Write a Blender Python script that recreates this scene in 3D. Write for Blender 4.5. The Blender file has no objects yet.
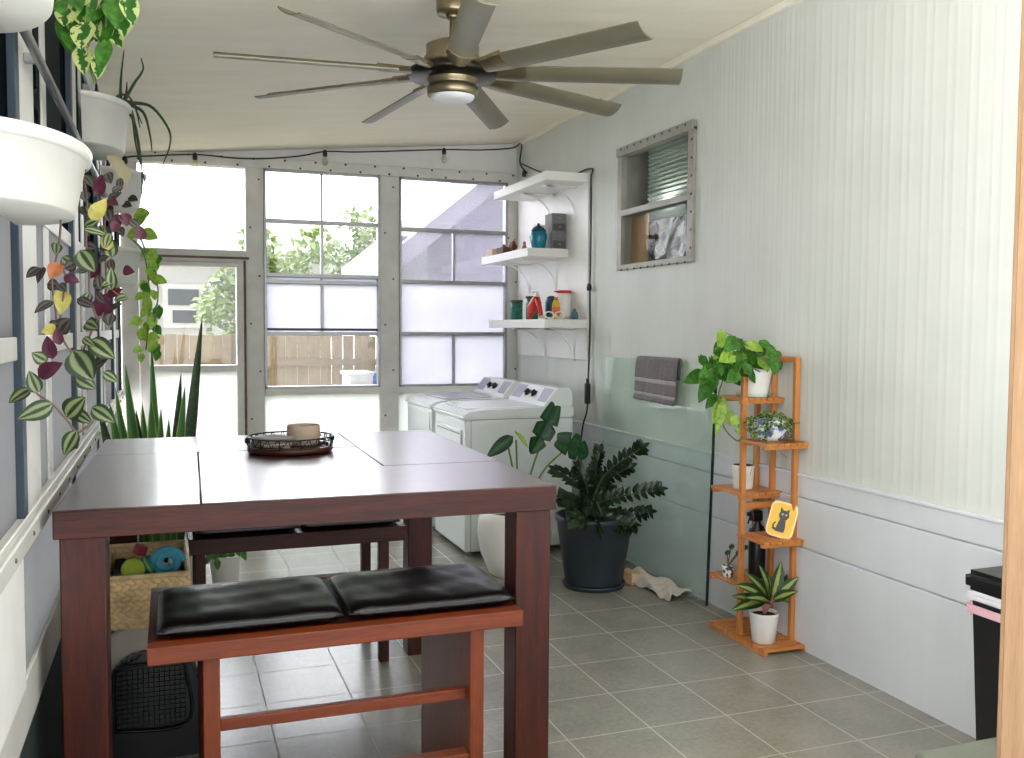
import bpy, bmesh, math, random
import numpy as np
from mathutils import Vector as V, Matrix, Euler, Quaternion
random.seed(7)
PI=math.pi
COL=bpy.context.scene.collection
# ------------------------------------------------------------------ camera solve (position, yaw, pitch, roll)
FPX=941.06; YAW=.348977; PIT=-.0539974; ROL=.00605116; H=1.34
CF=V((math.sin(YAW)*math.cos(PIT),math.cos(YAW)*math.cos(PIT),math.sin(PIT)))
r0=CF.cross(V((0,0,1))).normalized(); u0=r0.cross(CF)
CR=math.cos(ROL)*r0+math.sin(ROL)*u0; CU=-math.sin(ROL)*r0+math.cos(ROL)*u0
CAM=V((0,0,H))
def ray(x,y): return CR*((x-512)/FPX)-CU*((y-379)/FPX)+CF
def AY(x,y,Y): d=ray(x,y); return CAM+d*(Y/d.y)      # a point of the place at depth Y
def AX(x,y,X): d=ray(x,y); return CAM+d*(X/d.x)
# ------------------------------------------------------------------ materials
def lin(c):
    c=c/255.
    return c/12.92 if c<=.04045 else ((c+.055)/1.055)**2.4
def C(r,g,b): return (lin(r),lin(g),lin(b),1)
class NT:
    def __init__(s,name):
        s.m=bpy.data.materials.new(name); s.m.use_nodes=True; s.t=s.m.node_tree; s.t.nodes.clear()
        s.out=s.t.nodes.new('ShaderNodeOutputMaterial')
    def n(s,typ,**kw):
        o=s.t.nodes.new('ShaderNode'+typ)
        for k,v in kw.items():
            if k.startswith('i_'): o.inputs[k[2:].replace('_',' ')].default_value=v
            else: setattr(o,k,v)
        return o
    def l(s,a,b): s.t.links.new(a,b)
    def coords(s,scale=(1,1,1),loc=(0,0,0),kind='Object',rot=(0,0,0)):
        tc=s.n('TexCoord'); mp=s.n('Mapping'); mp.inputs['Scale'].default_value=scale; mp.inputs['Location'].default_value=loc; mp.inputs['Rotation'].default_value=rot
        s.l(tc.outputs[kind],mp.inputs['Vector']); return mp.outputs['Vector']
    def noise(s,vec,scale,detail=3,rough=.55):
        o=s.n('TexNoise'); o.inputs['Scale'].default_value=scale; o.inputs['Detail'].default_value=detail; o.inputs['Roughness'].default_value=rough
        s.l(vec,o.inputs['Vector']); return o.outputs['Fac']
    def ramp(s,fac,*stops):
        o=s.n('ValToRGB'); e=o.color_ramp.elements
        while len(e)<len(stops): e.new(.5)
        for el,(p,c) in zip(e,stops): el.position=p; el.color=c
        s.l(fac,o.inputs['Fac']); return o.outputs['Color']
    def mix(s,fac,a,b,mode='MIX'):
        o=s.n('MixRGB',blend_type=mode)
        for v,i in ((fac,'Fac'),(a,'Color1'),(b,'Color2')):
            if isinstance(v,(int,float,tuple)): o.inputs[i].default_value=v
            else: s.l(v,o.inputs[i])
        return o.outputs['Color']
    def math(s,op,a,b=0.,c=0.):
        o=s.n('Math',operation=op)
        for i,v in enumerate((a,b,c)):
            if isinstance(v,(int,float)): o.inputs[i].default_value=v
            else: s.l(v,o.inputs[i])
        return o.outputs[0]
    def bump(s,h,strength=.3,dist=.01,normal=None):
        o=s.n('Bump'); o.inputs['Strength'].default_value=strength; o.inputs['Distance'].default_value=dist
        s.l(h,o.inputs['Height'])
        if normal is not None: s.l(normal,o.inputs['Normal'])
        return o.outputs['Normal']
    def bsdf(s,col,rough=.5,metal=0.,spec=.5,normal=None,**kw):
        b=s.n('BsdfPrincipled')
        for v,i in ((col,'Base Color'),(rough,'Roughness'),(metal,'Metallic'),(spec,'Specular IOR Level')):
            if isinstance(v,(int,float,tuple)): b.inputs[i].default_value=v
            else: s.l(v,b.inputs[i])
        if normal is not None: s.l(normal,b.inputs['Normal'])
        for k,v in kw.items(): b.inputs[k.replace('_',' ')].default_value=v
        s.l(b.outputs[0],s.out.inputs['Surface']); return b
def dk(c,f): return (c[0]*f,c[1]*f,c[2]*f,1)
def plain(name,c,rough=.5,metal=0.,var=.12,scale=12,bump=.0,bscale=80,spec=.5,stretch=(1,1,1),**kw):
    t=NT(name); v=t.coords(stretch); f=t.noise(v,scale,4)
    col=t.ramp(f,(.3,dk(c,1-var)),(.7,dk(c,1+var)))
    nm=t.bump(t.noise(v,bscale,3),bump,.004) if bump else None
    t.bsdf(col,rough,metal,spec,nm,**kw); return t.m
def wood(name,a,b,axis,rough=.35,spec=.5,scale=5.,coat=0.):
    st=[9,9,9]; st[axis]=.7
    t=NT(name); v=t.coords(st); f=t.noise(v,scale,6,.62); g=t.noise(v,scale*6,3)
    col=t.mix(.35,t.ramp(f,(.32,a),(.68,b)),t.ramp(g,(.35,a),(.65,b)))
    nm=t.bump(g,.12,.002)
    bb=t.bsdf(col,rough,0,spec,nm)
    if coat: bb.inputs['Coat Weight'].default_value=coat; bb.inputs['Coat Roughness'].default_value=.24
    return t.m
def leafmat(name,kind,a,b,back=None,rough=.4):
    """a: ground colour, b: marking colour; the markings follow the leaf's own UV"""
    t=NT(name); uv=t.n('TexCoord').outputs['UV']; sp=t.n('SeparateXYZ'); t.l(uv,sp.inputs[0])
    d=t.math('ABSOLUTE',t.math('SUBTRACT',sp.outputs[0],.5)); nz=t.noise(t.coords((1,1,1)),60,3)
    if kind=='stripe':
        dd=t.math('ADD',d,t.math('MULTIPLY',t.math('SUBTRACT',nz,.5),.06))
        col=t.ramp(dd,(.0,dk(a,.8)),(.07,a),(.13,b),(.27,b),(.34,a),(.5,a))
    elif kind=='edge': col=t.ramp(t.math('ADD',d,t.math('MULTIPLY',t.math('SUBTRACT',nz,.5),1.3)),(.24,a),(.3,b))
    elif kind=='rim': col=t.ramp(t.math('ADD',d,t.math('MULTIPLY',t.math('SUBTRACT',nz,.5),.10)),(.0,dk(a,.8)),(.25,a),(.38,a),(.42,b))
    elif kind=='mid': col=t.ramp(t.math('ADD',d,t.math('MULTIPLY',t.math('SUBTRACT',nz,.5),.18)),(.02,b),(.12,b),(.2,a))
    elif kind=='band':
        w=t.n('TexWave',wave_type='BANDS',bands_direction='Y'); w.inputs['Scale'].default_value=4.; w.inputs['Distortion'].default_value=4.; w.inputs['Detail'].default_value=3; t.l(uv,w.inputs['Vector'])
        col=t.mix(t.ramp(d,(.38,(0,0,0,1)),(.45,(1,1,1,1))),t.ramp(w.outputs['Fac'],(.3,a),(.75,b)),C(170,175,90))
    else: col=t.ramp(nz,(.3,a),(.7,b))
    if back is not None:
        g=t.n('NewGeometry'); col=t.mix(g.outputs['Backfacing'],col,back)
    bb=t.bsdf(col,rough,0,.4); tr=t.n('BsdfTranslucent'); t.l(col,tr.inputs['Color'])
    mx=t.n('MixShader'); mx.inputs[0].default_value=.25; t.l(bb.outputs[0],mx.inputs[1]); t.l(tr.outputs[0],mx.inputs[2]); mx.inputs[0].default_value=.14; t.l(mx.outputs[0],t.out.inputs['Surface'])
    return t.m
def sheet(name,tint,trans,gloss=.06,frost=0.,frostcol=(.8,.8,.85,1),rough=.02,nscale=0):
    """window film / glass: clear transmission + reflection, and a frosted share that scatters"""
    t=NT(name); tr=t.n('BsdfTransparent'); 
    f=t.noise(t.coords((1,1,1)),nscale or 3,3)
    t.l(t.ramp(f,(.3,dk(tint,.97)),(.7,tint)),tr.inputs['Color'])
    gl=t.n('BsdfGlossy'); gl.inputs['Roughness'].default_value=rough; gl.inputs['Color'].default_value=(1,1,1,1)
    m=t.n('MixShader'); m.inputs[0].default_value=gloss; t.l(tr.outputs[0],m.inputs[1]); t.l(gl.outputs[0],m.inputs[2]); last=m
    if frost:
        a=t.n('BsdfTranslucent'); b=t.n('BsdfDiffuse'); fc=t.ramp(f,(.3,dk(frostcol,.9)),(.7,frostcol)); t.l(fc,a.inputs['Color']); t.l(fc,b.inputs['Color'])
        q=t.n('MixShader'); q.inputs[0].default_value=.35; t.l(a.outputs[0],q.inputs[1]); t.l(b.outputs[0],q.inputs[2])
        m2=t.n('MixShader'); m2.inputs[0].default_value=frost; t.l(last.outputs[0],m2.inputs[1]); t.l(q.outputs[0],m2.inputs[2]); last=m2
    t.l(last.outputs[0],t.out.inputs['Surface']); return t.m
M={}
# ------------------------------------------------------------------ mesh building
class MB:
    def __init__(s): s.b=bmesh.new(); s.uv=s.b.loops.layers.uv.new('UVMap')
    def _add(s,vs,fs,smooth=False):
        bv=[s.b.verts.new(v) for v in vs]; out=[]
        for f in fs:
            try:
                q=s.b.faces.new([bv[i] for i in f]); q.smooth=smooth; out.append(q)
            except ValueError: pass
        return bv,out
    def box(s,lo,hi,bev=0.,rot=None,seg=2,piv=None):
        lo,hi=V(lo),V(hi); c=(lo+hi)/2; h=(hi-lo)/2
        vs=[c+V((h.x*i,h.y*j,h.z*k)) for i in(-1,1) for j in(-1,1) for k in(-1,1)]
        if rot is not None:
            R=rot if isinstance(rot,Matrix) else Euler(rot).to_matrix(); p=V(piv) if piv is not None else c
            vs=[p+R@(v-p) for v in vs]
        bv,fs=s._add(vs,[(0,1,3,2),(4,6,7,5),(0,4,5,1),(2,3,7,6),(0,2,6,4),(1,5,7,3)])
        if bev:
            es=set(e for f in fs for e in f.edges)
            r=bmesh.ops.bevel(s.b,geom=list(es),offset=bev,segments=seg,affect='EDGES',profile=.5)
            for f in r['faces']: f.smooth=True
        return s
    def lathe(s,c,prof,n=32,smooth=True,sx=1.,sy=1.,axis=None,a0=0,a1=2*PI,closed=True):
        """prof: (radius,z) from bottom to top"""
        c=V(c); R=axis if axis is not None else Matrix.Identity(3); vs=[]; fs=[]
        full=abs(a1-a0-2*PI)<1e-6; m=n if full else n+1
        for r,z in prof:
            for i in range(m):
                a=a0+(a1-a0)*i/n; vs.append(c+R@V((r*math.cos(a)*sx,r*math.sin(a)*sy,z)))
        for k in range(len(prof)-1):
            for i in range(n if full else n):
                j=(i+1)%m
                fs.append((k*m+i,k*m+j,(k+1)*m+j,(k+1)*m+i))
        if closed:
            if prof[0][0]>1e-6: fs.append(tuple(range(m))[::-1])
            if prof[-1][0]>1e-6: fs.append(tuple((len(prof)-1)*m+i for i in range(m)))
        s._add(vs,fs,smooth); return s
    def tube(s,pts,r,n=8,cap=True,smooth=True):
        pts=[V(p) for p in pts]; rs=r if isinstance(r,(list,tuple)) else [r]*len(pts)
        vs=[];fs=[]; prev=None
        for i,p in enumerate(pts):
            d=(pts[min(i+1,len(pts)-1)]-pts[max(i-1,0)]); d=d.normalized() if d.length>1e-9 else V((0,0,1))
            if prev is None: u=d.orthogonal().normalized()
            else:
                u=prev-d*prev.dot(d); u=u.normalized() if u.length>1e-6 else d.orthogonal().normalized()
            prev=u; w=d.cross(u)
            for k in range(n):
                a=2*PI*k/n; vs.append(p+(u*math.cos(a)+w*math.sin(a))*rs[i])
        for i in range(len(pts)-1):
            for k in range(n): fs.append((i*n+k,i*n+(k+1)%n,(i+1)*n+(k+1)%n,(i+1)*n+k))
        if cap: fs+= [tuple(range(n))[::-1],tuple((len(pts)-1)*n+k for k in range(n))]
        s._add(vs,fs,smooth); return s
    def prism(s,poly,axis,a,b,bev=0.):
        """poly in the two other axes (order x,y,z without axis), swept along axis a..b"""
        def P(u,v,w): q=[0,0,0]; o=[i for i in range(3) if i!=axis]; q[o[0]],q[o[1]],q[axis]=u,v,w; return q
        n=len(poly); vs=[P(u,v,a) for u,v in poly]+[P(u,v,b) for u,v in poly]
        bv,fs=s._add(vs,[tuple(range(n))[::-1],tuple(range(n,2*n))]+[(i,(i+1)%n,n+(i+1)%n,n+i) for i in range(n)])
        if bev:
            r=bmesh.ops.bevel(s.b,geom=list(set(e for f in fs for e in f.edges)),offset=bev,segments=2,affect='EDGES')
        return s
    def grid(s,P,nu,nv,smooth=True,closeu=False,uv=True):
        """P(u,v) for u,v in 0..1"""
        vs=[P(i/nu,j/nv) for j in range(nv+1) for i in range(nu+1)]
        bv=[s.b.verts.new(v) for v in vs]
        for j in range(nv):
            for i in range(nu):
                q=[(i,j),(i+1,j),(i+1,j+1),(i,j+1)]
                try: f=s.b.faces.new([bv[y*(nu+1)+x] for x,y in q])
                except ValueError: continue
                f.smooth=smooth
                for lp,(x,y) in zip(f.loops,q): lp[s.uv].uv=(x/nu,y/nv)
        return s
    def leaf(s,base,tip,nrm,wid,shape='ovate',bend=.15,fold=.15,n=7):
        base,tip,nrm=V(base),V(tip),V(nrm); ax=tip-base; L=ax.length; d=ax.normalized()
        nrm=(nrm-d*nrm.dot(d)); nrm=nrm.normalized() if nrm.length>1e-5 else d.orthogonal().normalized()
        sd=d.cross(nrm)
        def w(v):
            if shape=='ovate': return math.sin(PI*min(1,v**.75))**.8 if 0<v<1 else 0.
            if shape=='lance': return math.sin(PI*v**.9)**1.1 if 0<v<1 else 0.
            if shape=='heart': return (.5+.5*math.sin(v/.25*PI/2) if v<.25 else math.cos((v-.25)/.75*PI/2)**.8) if v<1 else 0.
            if shape=='round': return math.sin(PI*v)**.55 if 0<v<1 else 0.
            if shape=='sword': return min(1,.55+v*.9)*(1 if v<.6 else max(0,(1-(v-.6)/.4))**.7)
            return 1.
        def P(u,v):
            t=(u-.5)*2; ww=max(w(v),.02)*wid/2
            back=-.16*L*math.sin(abs(t)*PI)*(1-v/.25) if shape=='heart' and v<.25 else 0
            h=fold*abs(t)*ww*1.0 - bend*L*v*v + bend*L*.35*v
            return base+d*(L*v+back)+sd*(t*ww)+nrm*h
        return s.grid(P,6 if shape=='heart' else 4,n)
    def build(s,name,mat,parent=None,kind=None,world=True):
        if world and parent is not None:
            p=parent
            while p.parent: p=p.parent
            I=(Matrix.Translation(p.location)@p.rotation_euler.to_matrix().to_4x4()).inverted()
            bmesh.ops.transform(s.b,matrix=I,verts=s.b.verts)
        bmesh.ops.recalc_face_normals(s.b,faces=[f for f in s.b.faces if len(f.verts)>0]) if not getattr(s,'norecalc',False) else None
        me=bpy.data.meshes.new(name); s.b.to_mesh(me); s.b.free()
        o=bpy.data.objects.new(name,me); COL.objects.link(o); 
        if mat is not None: me.materials.append(M[mat] if isinstance(mat,str) else mat)
        if parent is not None: o.parent=parent
        if kind: o['kind']=kind
        return o
def thing(name,label,cat,loc=(0,0,0),rz=0,group=None):
    o=bpy.data.objects.new(name,None); o.empty_display_size=.1; o.location=loc; o.rotation_euler=(0,0,rz); COL.objects.link(o)
    return tag(o,label,cat,group)
def tag(o,label,cat,group=None):
    o['label']=label; o['category']=cat
    if group: o['group']=group
    return o
def struct(name,mb,mat,parent=None): return mb.build(name,mat,parent,kind=None if parent else 'structure')
def dup(root,loc,rz=None,label=None,scale=None):
    r=root.copy(); COL.objects.link(r); r.location=loc
    if rz is not None: r.rotation_euler=(0,0,rz)
    if scale is not None: r.scale=scale
    if label: r['label']=label
    for ch in list(root.children):
        c=ch.copy(); COL.objects.link(c); c.parent=r
        for g in list(ch.children):
            e=g.copy(); COL.objects.link(e); e.parent=c
    return r
def spline(pts,n=8):
    pts=[V(p) for p in pts]; out=[]
    for i in range(len(pts)-1):
        p0,p1,p2,p3=pts[max(i-1,0)],pts[i],pts[i+1],pts[min(i+2,len(pts)-1)]
        for k in range(n):
            t=k/n; out.append(.5*((2*p1)+(p2-p0)*t+(2*p0-5*p1+4*p2-p3)*t*t+(3*p1-p0-3*p2+p3)*t**3))
    out.append(pts[-1]); return out
# ------------------------------------------------------------------ palette
XR,XL,YB,YF=2.49,-.30,6.77,.55
def CZ(x): return 2.475+(x+.231)*.0965
def mats():
    # floor: square grey porcelain tiles, thin pale grout
    t=NT('porcelain_tile'); v=t.coords((1,1,1),(-.305,-2.754+.3133*20,0))
    br=t.n('TexBrick'); br.offset=0.; br.squash=1.
    for k,x in (('Scale',1.),('Mortar Size',.0024),('Mortar Smooth',.1),('Bias',0.),('Brick Width',.2997),('Row Height',.3133)): br.inputs[k].default_value=x
    t.l(v,br.inputs['Vector'])
    vo=t.coords((1,1,1)); f=t.noise(vo,5,5,.6); g=t.noise(vo,55,4)
    base=t.mix(.4,t.ramp(f,(.3,C(122,119,110)),(.7,C(150,146,135))),t.ramp(g,(.3,C(118,115,107)),(.7,C(154,151,141))))
    col=t.mix(br.outputs['Fac'],base,C(172,168,157))
    nm=t.bump(br.outputs['Fac'],-.4,.003,t.bump(g,.06,.003))
    t.bsdf(col,t.ramp(br.outputs['Fac'],(.2,(.27,)*3+(1,)),(.8,(.9,)*3+(1,))),0,.5,nm); M['tile']=t.m
    # right wall: painted ribbed siding
    def siding(name,a,b,rib):
        t=NT(name); v=t.coords((1,1,.12)); f=t.noise(v,7,4); g=t.noise(t.coords((1,1,1)),2.2,4)
        col=t.mix(.5,t.ramp(f,(.3,a),(.7,b)),t.ramp(g,(.35,a),(.65,b)))
        h=t.noise(t.coords((1,14,.35)),9,3)
        t.bsdf(col,.55,0,.4,t.bump(h,.10,.003)); M[name]=t.m
    siding('siding',C(204,207,199),C(217,219,213),1); siding('skirt',C(206,209,213),C(219,222,226),0)
    # ceiling boards run across the room
    t=NT('ceiling_board'); v=t.coords((1,1,1)); sp=t.n('SeparateXYZ'); t.l(v,sp.inputs[0])
    q=t.math('PINGPONG',sp.outputs[1],.0525); gr=t.math('LESS_THAN',q,.004)
    f=t.noise(t.coords((.6,3,1)),3,4); col=t.ramp(f,(.3,C(240,233,213)),(.7,C(248,242,226)))
    t.bsdf(col,.5,0,.4,t.bump(gr,-.7,.006)); M['ceil']=t.m
    M['white']=plain('white_paint',C(232,232,230),.45,var=.03,bump=.05)
    M['shelfwhite']=plain('white_shelf_paint',C(236,235,230),.4,var=.02)
    M['frame']=plain('weathered_aluminium_frame',C(214,212,206),.5,.0,var=.1,scale=6,bump=.1)
    M['framew']=plain('white_vinyl_frame',C(200,199,193),.45,var=.06,scale=6,bump=.05)
    M['alu']=plain('brushed_aluminium',C(150,152,152),.35,.8,var=.1,scale=20)
    M['rust']=plain('rust_stained_trim',C(112,88,74),.7,var=.3,scale=14,bump=.2)
    M['screw']=plain('screw_head',C(90,86,78),.5,.6)
    M['darkgreen']=plain('dark_green_board',C(40,52,50),.6,var=.15)
    M['navy']=plain('navy_frame_strip',C(44,58,70),.5,var=.1)
    M['threshold']=plain('grey_green_threshold',C(104,107,96),.6,var=.12,scale=8,bump=.2)
    M['jamb']=wood('bare_wood_jamb',C(122,94,68),C(150,120,90),2,.55)
    M['clear']=sheet('clear_window_film',(.66,.66,.67,1),1,.05)
    M['vinyl']=sheet('hazy_window_film',(.60,.59,.62,1),1,.05,.22,C(150,148,158))
    M['frost']=sheet('frosted_window_film',(.4,.4,.43,1),1,.04,.85,C(188,187,194),.2)
    M['grey']=sheet('grey_screen_film',(.09,.09,.09,1),1,.03,.9,C(126,126,126),.3,180)
    M['greypanel']=plain('grey_film_panel',C(150,155,164),.6,var=.06,scale=40,bump=.1)
    M['darkoutside']=sheet('dark_outside_film',(.03,.045,.05,1),1,.05)  # darkness outside the upper left bays is put into this film's tint
    M['doorfrost']=sheet('pale_green_frosted_film',(.48,.50,.50,1),1,.05,.8,C(204,207,206),.2)
    M['glass']=sheet('tempered_glass',(.94,.985,.965,1),1,.035); M['glassedge']=plain('glass_edge',C(18,40,36),.15,var=.1)
    # furniture
    a,b=C(30,9,5),C(74,26,13)
    for k in range(3): M['mahog%d'%k]=wood('dark_mahogany_grain_%s'%'xyz'[k],a,b,k,.38,.3,5,0)
    a,b=C(30,16,16),C(74,44,44)
    for k in range(2): M['top%d'%k]=wood('polished_table_board_%s'%'xy'[k],a,b,k,.36,.6,5,.85)
    a,b=C(86,36,16),C(124,57,27)
    for k in range(3): M['bench%d'%k]=wood('reddish_bench_wood_%s'%'xyz'[k],a,b,k,.36,.35,5,0)
    M['leather']=plain('black_leather',C(11,11,12),.26,var=.3,scale=10,bump=.25,bscale=160,stretch=(.5,1,1))
    a,b=C(176,104,46),C(206,138,72)
    for k in range(3): M['bamboo%d'%k]=wood('honey_bamboo_%s'%'xyz'[k],a,b,k,.4,.5,5)
    # fan
    M['nickel']=plain('brushed_bronze_nickel',C(150,138,112),.28,.9,var=.12,scale=20)
    M['blade']=plain('fan_blade_grey',C(128,124,104),.38,.45,var=.06,scale=5)
    M['iron']=plain('dark_fan_ring',C(52,48,42),.3,.85,var=.1); M['opal']=plain('opal_lens',C(228,230,232),.3,var=.02)
    # appliances
    M['enamel']=plain('white_enamel',C(230,234,234),.2,var=.02); M['enamelside']=M['enamel']
    M['seam']=plain('grey_seam',C(140,144,146),.5); M['panelgrey']=plain('lilac_grey_panel',C(150,148,165),.35,var=.08)
    M['knob']=plain('black_knob',C(24,26,34),.3)
    M['cable']=plain('black_cable',C(28,28,28),.5); M['bulb']=sheet('bulb_glass',(.9,.85,.75,1),1,.15,.2,(.9,.85,.7,1))
    M['navypot']=plain('navy_ribbed_plastic',C(40,49,58),.5,var=.12,scale=30,bump=.3,bscale=120)
    M['navylite']=plain('navy_saucer',C(46,56,64),.4)
    M['pot']=plain('white_ceramic',C(234,232,226),.35,var=.03); M['potgrey']=plain('white_plastic_pot',C(204,203,195),.45,var=.04)
    M['soil']=plain('potting_soil',C(42,32,26),.9,var=.35,scale=60,bump=.8,bscale=60)
    M['stem']=plain('green_stem',C(96,122,62),.5,var=.15); M['darkstem']=plain('dark_stem',C(60,66,44),.5); M['redstem']=plain('brown_red_stem',C(104,78,64),.5)
    M['monstera']=leafmat('monstera_leaf','mid',C(22,58,30),C(40,84,44)); M['zz']=leafmat('zz_leaf','x',C(22,34,22),C(40,60,34),rough=.25)
    M['pothos']=leafmat('pothos_leaf','x',C(30,82,24),C(80,136,44)); M['pothosyoung']=leafmat('pothos_young_leaf','x',C(110,158,44),C(168,196,84))
    M['varieg']=leafmat('variegated_pothos_leaf','edge',C(46,100,34),C(196,208,136))
    M['trad']=leafmat('striped_inch_plant_leaf','stripe',C(40,54,30),C(120,134,92),C(74,30,52))
    M['tradpurple']=leafmat('purple_inch_plant_leaf','x',C(58,20,36),C(88,34,56)); M['traddark']=leafmat('dark_inch_plant_leaf','stripe',C(46,40,42),C(84,80,72),C(64,30,48))
    M['tradyellow']=leafmat('yellowed_leaf','x',C(140,136,58),C(178,168,88)); M['tradorange']=leafmat('dried_orange_leaf','x',C(150,82,48),C(178,112,74))
    M['sword']=leafmat('snake_plant_leaf','rim',C(74,122,62),C(156,176,92)); M['sworddark']=leafmat('dark_snake_plant_leaf','x',C(36,56,34),C(60,84,50))
    M['spider']=leafmat('grassy_leaf','x',C(34,52,34),C(58,84,52)); M['ivy']=leafmat('ivy_leaf','edge',C(48,82,36),C(150,170,100))
    M['aglao']=leafmat('aglaonema_leaf','mid',C(34,64,32),C(146,158,82)); M['pinkstem']=plain('pink_stem',C(176,120,112),.5)
    M['wicker']=plain('woven_straw',C(244,216,162),.6,var=.22,scale=25,bump=.3,bscale=90)
    M['wood_light']=wood('pale_wood',C(196,162,120),C(220,190,150),0,.6)
    M['fabric']=plain('beige_cloth',C(206,196,184),.9,var=.1,scale=30,bump=.4,bscale=200)
    M['towel']=plain('grey_terry_cloth',C(126,120,122),.95,var=.12,scale=60,bump=.7,bscale=220); M['towelband']=plain('pale_towel_band',C(172,164,166),.9,var=.06)
    M['black']=plain('black_plastic',C(20,20,22),.35,var=.15); M['blackmetal']=plain('black_wire',C(24,22,22),.4,.4)
    M['stone']=plain('beige_stoneware',C(168,148,130),.7,var=.1,scale=20,bump=.1); M['slate']=plain('grey_coaster',C(138,126,120),.7,var=.12)
mats()
# ------------------------------------------------------------------ the setting
struct('floor',MB().box((XL-.1,YF-.6,-.06),(XR+.1,YB+.06,0)),'tile')
def slope_slab(x0,x1,y0,y1,t):
    m=MB(); z0,z1=CZ(x0),CZ(x1)
    m.prism([(x0,z0),(x1,z1),(x1,z1+t),(x0,z0+t)],1,y0,y1); return m
struct('ceiling',slope_slab(XL-.35,XR+.1,YF,YB+.3,.08),'ceil')
# right wall: ribbed sheet with a window opening, and a smooth skirt below
WY0,WY1,WZ0,WZ1=4.185,4.985,1.70,2.355
def ribbed(m,y0,y1,z0,z1f):
    n=max(2,int((y1-y0)/.0125)); P=[]
    for i in range(n+1):
        y=y0+(y1-y0)*i/n; q=(y%.10)/.10
        d=-.0007 if (q<.12 or .42<q<.50 or .70<q<.76) else 0.
        P.append((XR-d*-1.0,y))
    vs=[];fs=[]
    for x,y in P: vs+= [(x,y,z0),(x,y,z1f(y))]
    for i in range(n): fs.append((2*i,2*i+1,2*i+3,2*i+2))
    m._add(vs,fs)
    k=len(P); m._add([(XR+.06,y0,z0),(XR+.06,y0,z1f(y0)),(XR+.06,y1,z1f(y1)),(XR+.06,y1,z0),(P[0][0],y0,z0),(P[0][0],y0,z1f(y0)),(P[-1][0],y1,z1f(y1)),(P[-1][0],y1,z0)],[(0,1,2,3),(0,4,5,1),(3,2,6,7),(0,3,7,4),(1,5,6,2)])
zc=CZ(XR)+.02
w=MB(); 
for a,b,c,d in ((YF,WY0,.73,zc),(WY1,YB,.73,zc),(WY0,WY1,.73,WZ0),(WY0,WY1,WZ1,zc)): ribbed(w,a,b,c,lambda y,d=d:d)
wr=struct('wall_right',w,'siding')
sk=MB()
for a,b in ((.0,.427),(.433,.637),(.643,.735)): sk.box((XR-.016,YF,a),(XR+.06,YB,b),.003)
sk.box((XR-.022,YF,.728),(XR+.01,YB,.742),.003)
struct('trim_1',sk,'skirt')
struct('trim_2',MB().box((XR-.03,YF,CZ(XR)-.035),(XR+.0,YB,CZ(XR)-.004),.004),'ceil')
# window in the right wall, a dim room behind it
w7=tag(bpy.data.objects.new('window_4',None),'aluminium sash window in the ribbed right wall, blind and crumpled plastic behind the glass','window'); COL.objects.link(w7); w7.location=(XR,WY0,WZ0); w7['kind']='structure'
f=MB(); 
for lo,hi in (((XR-.03,WY0-.025,WZ1-.02),(XR+.05,WY1+.025,WZ1+.03)),((XR-.02,WY0-.025,WZ0-.02),(XR+.05,WY1+.025,WZ0+.012)),((XR-.02,WY0-.025,WZ0),(XR+.05,WY0+.03,WZ1)),((XR-.02,WY1-.03,WZ0),(XR+.05,WY1+.025,WZ1)),((XR-.022,WY0,1.99),(XR+.045,WY1,2.025))): f.box(lo,hi,.003)
f.build('window_frame',plain('aged_sash_frame',C(148,146,136),.5,.2,var=.12,scale=10),w7)
f=MB(); 
for i in range(10):
    y=WY0+.04+i*.08
    for z in (WZ1+.016,WZ0-.018): f.lathe((XR-.03 if z>2 else XR-.02,y,z),[(.007,-.003),(.007,.003),(.0,.004)],8,axis=Matrix.Rotation(-PI/2,3,'Y'))
for i in range(7): f.lathe((XR-.02,WY0-.012,WZ0+.05+i*.09),[(.007,-.003),(.007,.003),(0,.004)],8,axis=Matrix.Rotation(-PI/2,3,'Y'))
f.build('screw','screw',w7)
MB().box((XR+.012,WY0+.02,2.02),(XR+.016,WY1-.02,WZ1-.02)).box((XR+.002,WY0+.02,WZ0),(XR+.006,WY1-.02,2.0)).build('pane',sheet('sash_glass',(.93,.94,.93,1),1,.008),w7)
struct('wall_inner_room',MB().box((XR+.30,WY0-.2,WZ0-.2),(XR+.34,WY1+.2,WZ1+.15)).box((XR+.06,WY0-.2,WZ0-.24),(XR+.34,WY1+.2,WZ0-.03)).box((XR+.06,WY0-.24,WZ0-.2),(XR+.34,WY0-.03,WZ1+.15)).box((XR+.06,WY1+.03,WZ0-.2),(XR+.34,WY1+.24,WZ1+.15)).box((XR+.06,WY0-.2,WZ1+.03),(XR+.34,WY1+.2,WZ1+.2)),plain('dim_room_wall',C(150,148,138),.8))
ld=bpy.data.lights.new('blind_fill_light','POINT'); ld.energy=.09; ld.shadow_soft_size=.004; lo=bpy.data.objects.new('blind_fill_light',ld); COL.objects.link(lo); lo.location=(XR+.05,WY0+.42,2.042)  # added fill light hidden by the meeting rail, brightens the blind
bl=thing('window_blind','pale green horizontal slat blind behind the upper sash of the right wall window','blind',(XR+.10,WY0+.4,1.93))
m=MB()
for i in range(17): m.box((XR+.085,WY0+.03,1.955+i*.024),(XR+.11,WY1-.14,1.9575+i*.024),rot=(0,.9,0))
m.build('slat',plain('pale_blind_slat',C(168,182,168),.5,var=.04),bl)
MB().box((XR+.08,WY0+.02,2.355),(XR+.12,WY1-.13,2.385),.004).build('head_rail','white',bl)
cb=MB().box((XR+.05,WY1-.22,WZ0-.03),(XR+.058,WY1+.0,1.985),.001,rot=(0,.03,0)); tag(cb.build('cardboard_sheet',plain('brown_cardboard',C(176,140,100),.8,var=.08)),'tan cardboard sheet standing behind the left half of the lower sash','cardboard')
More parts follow.
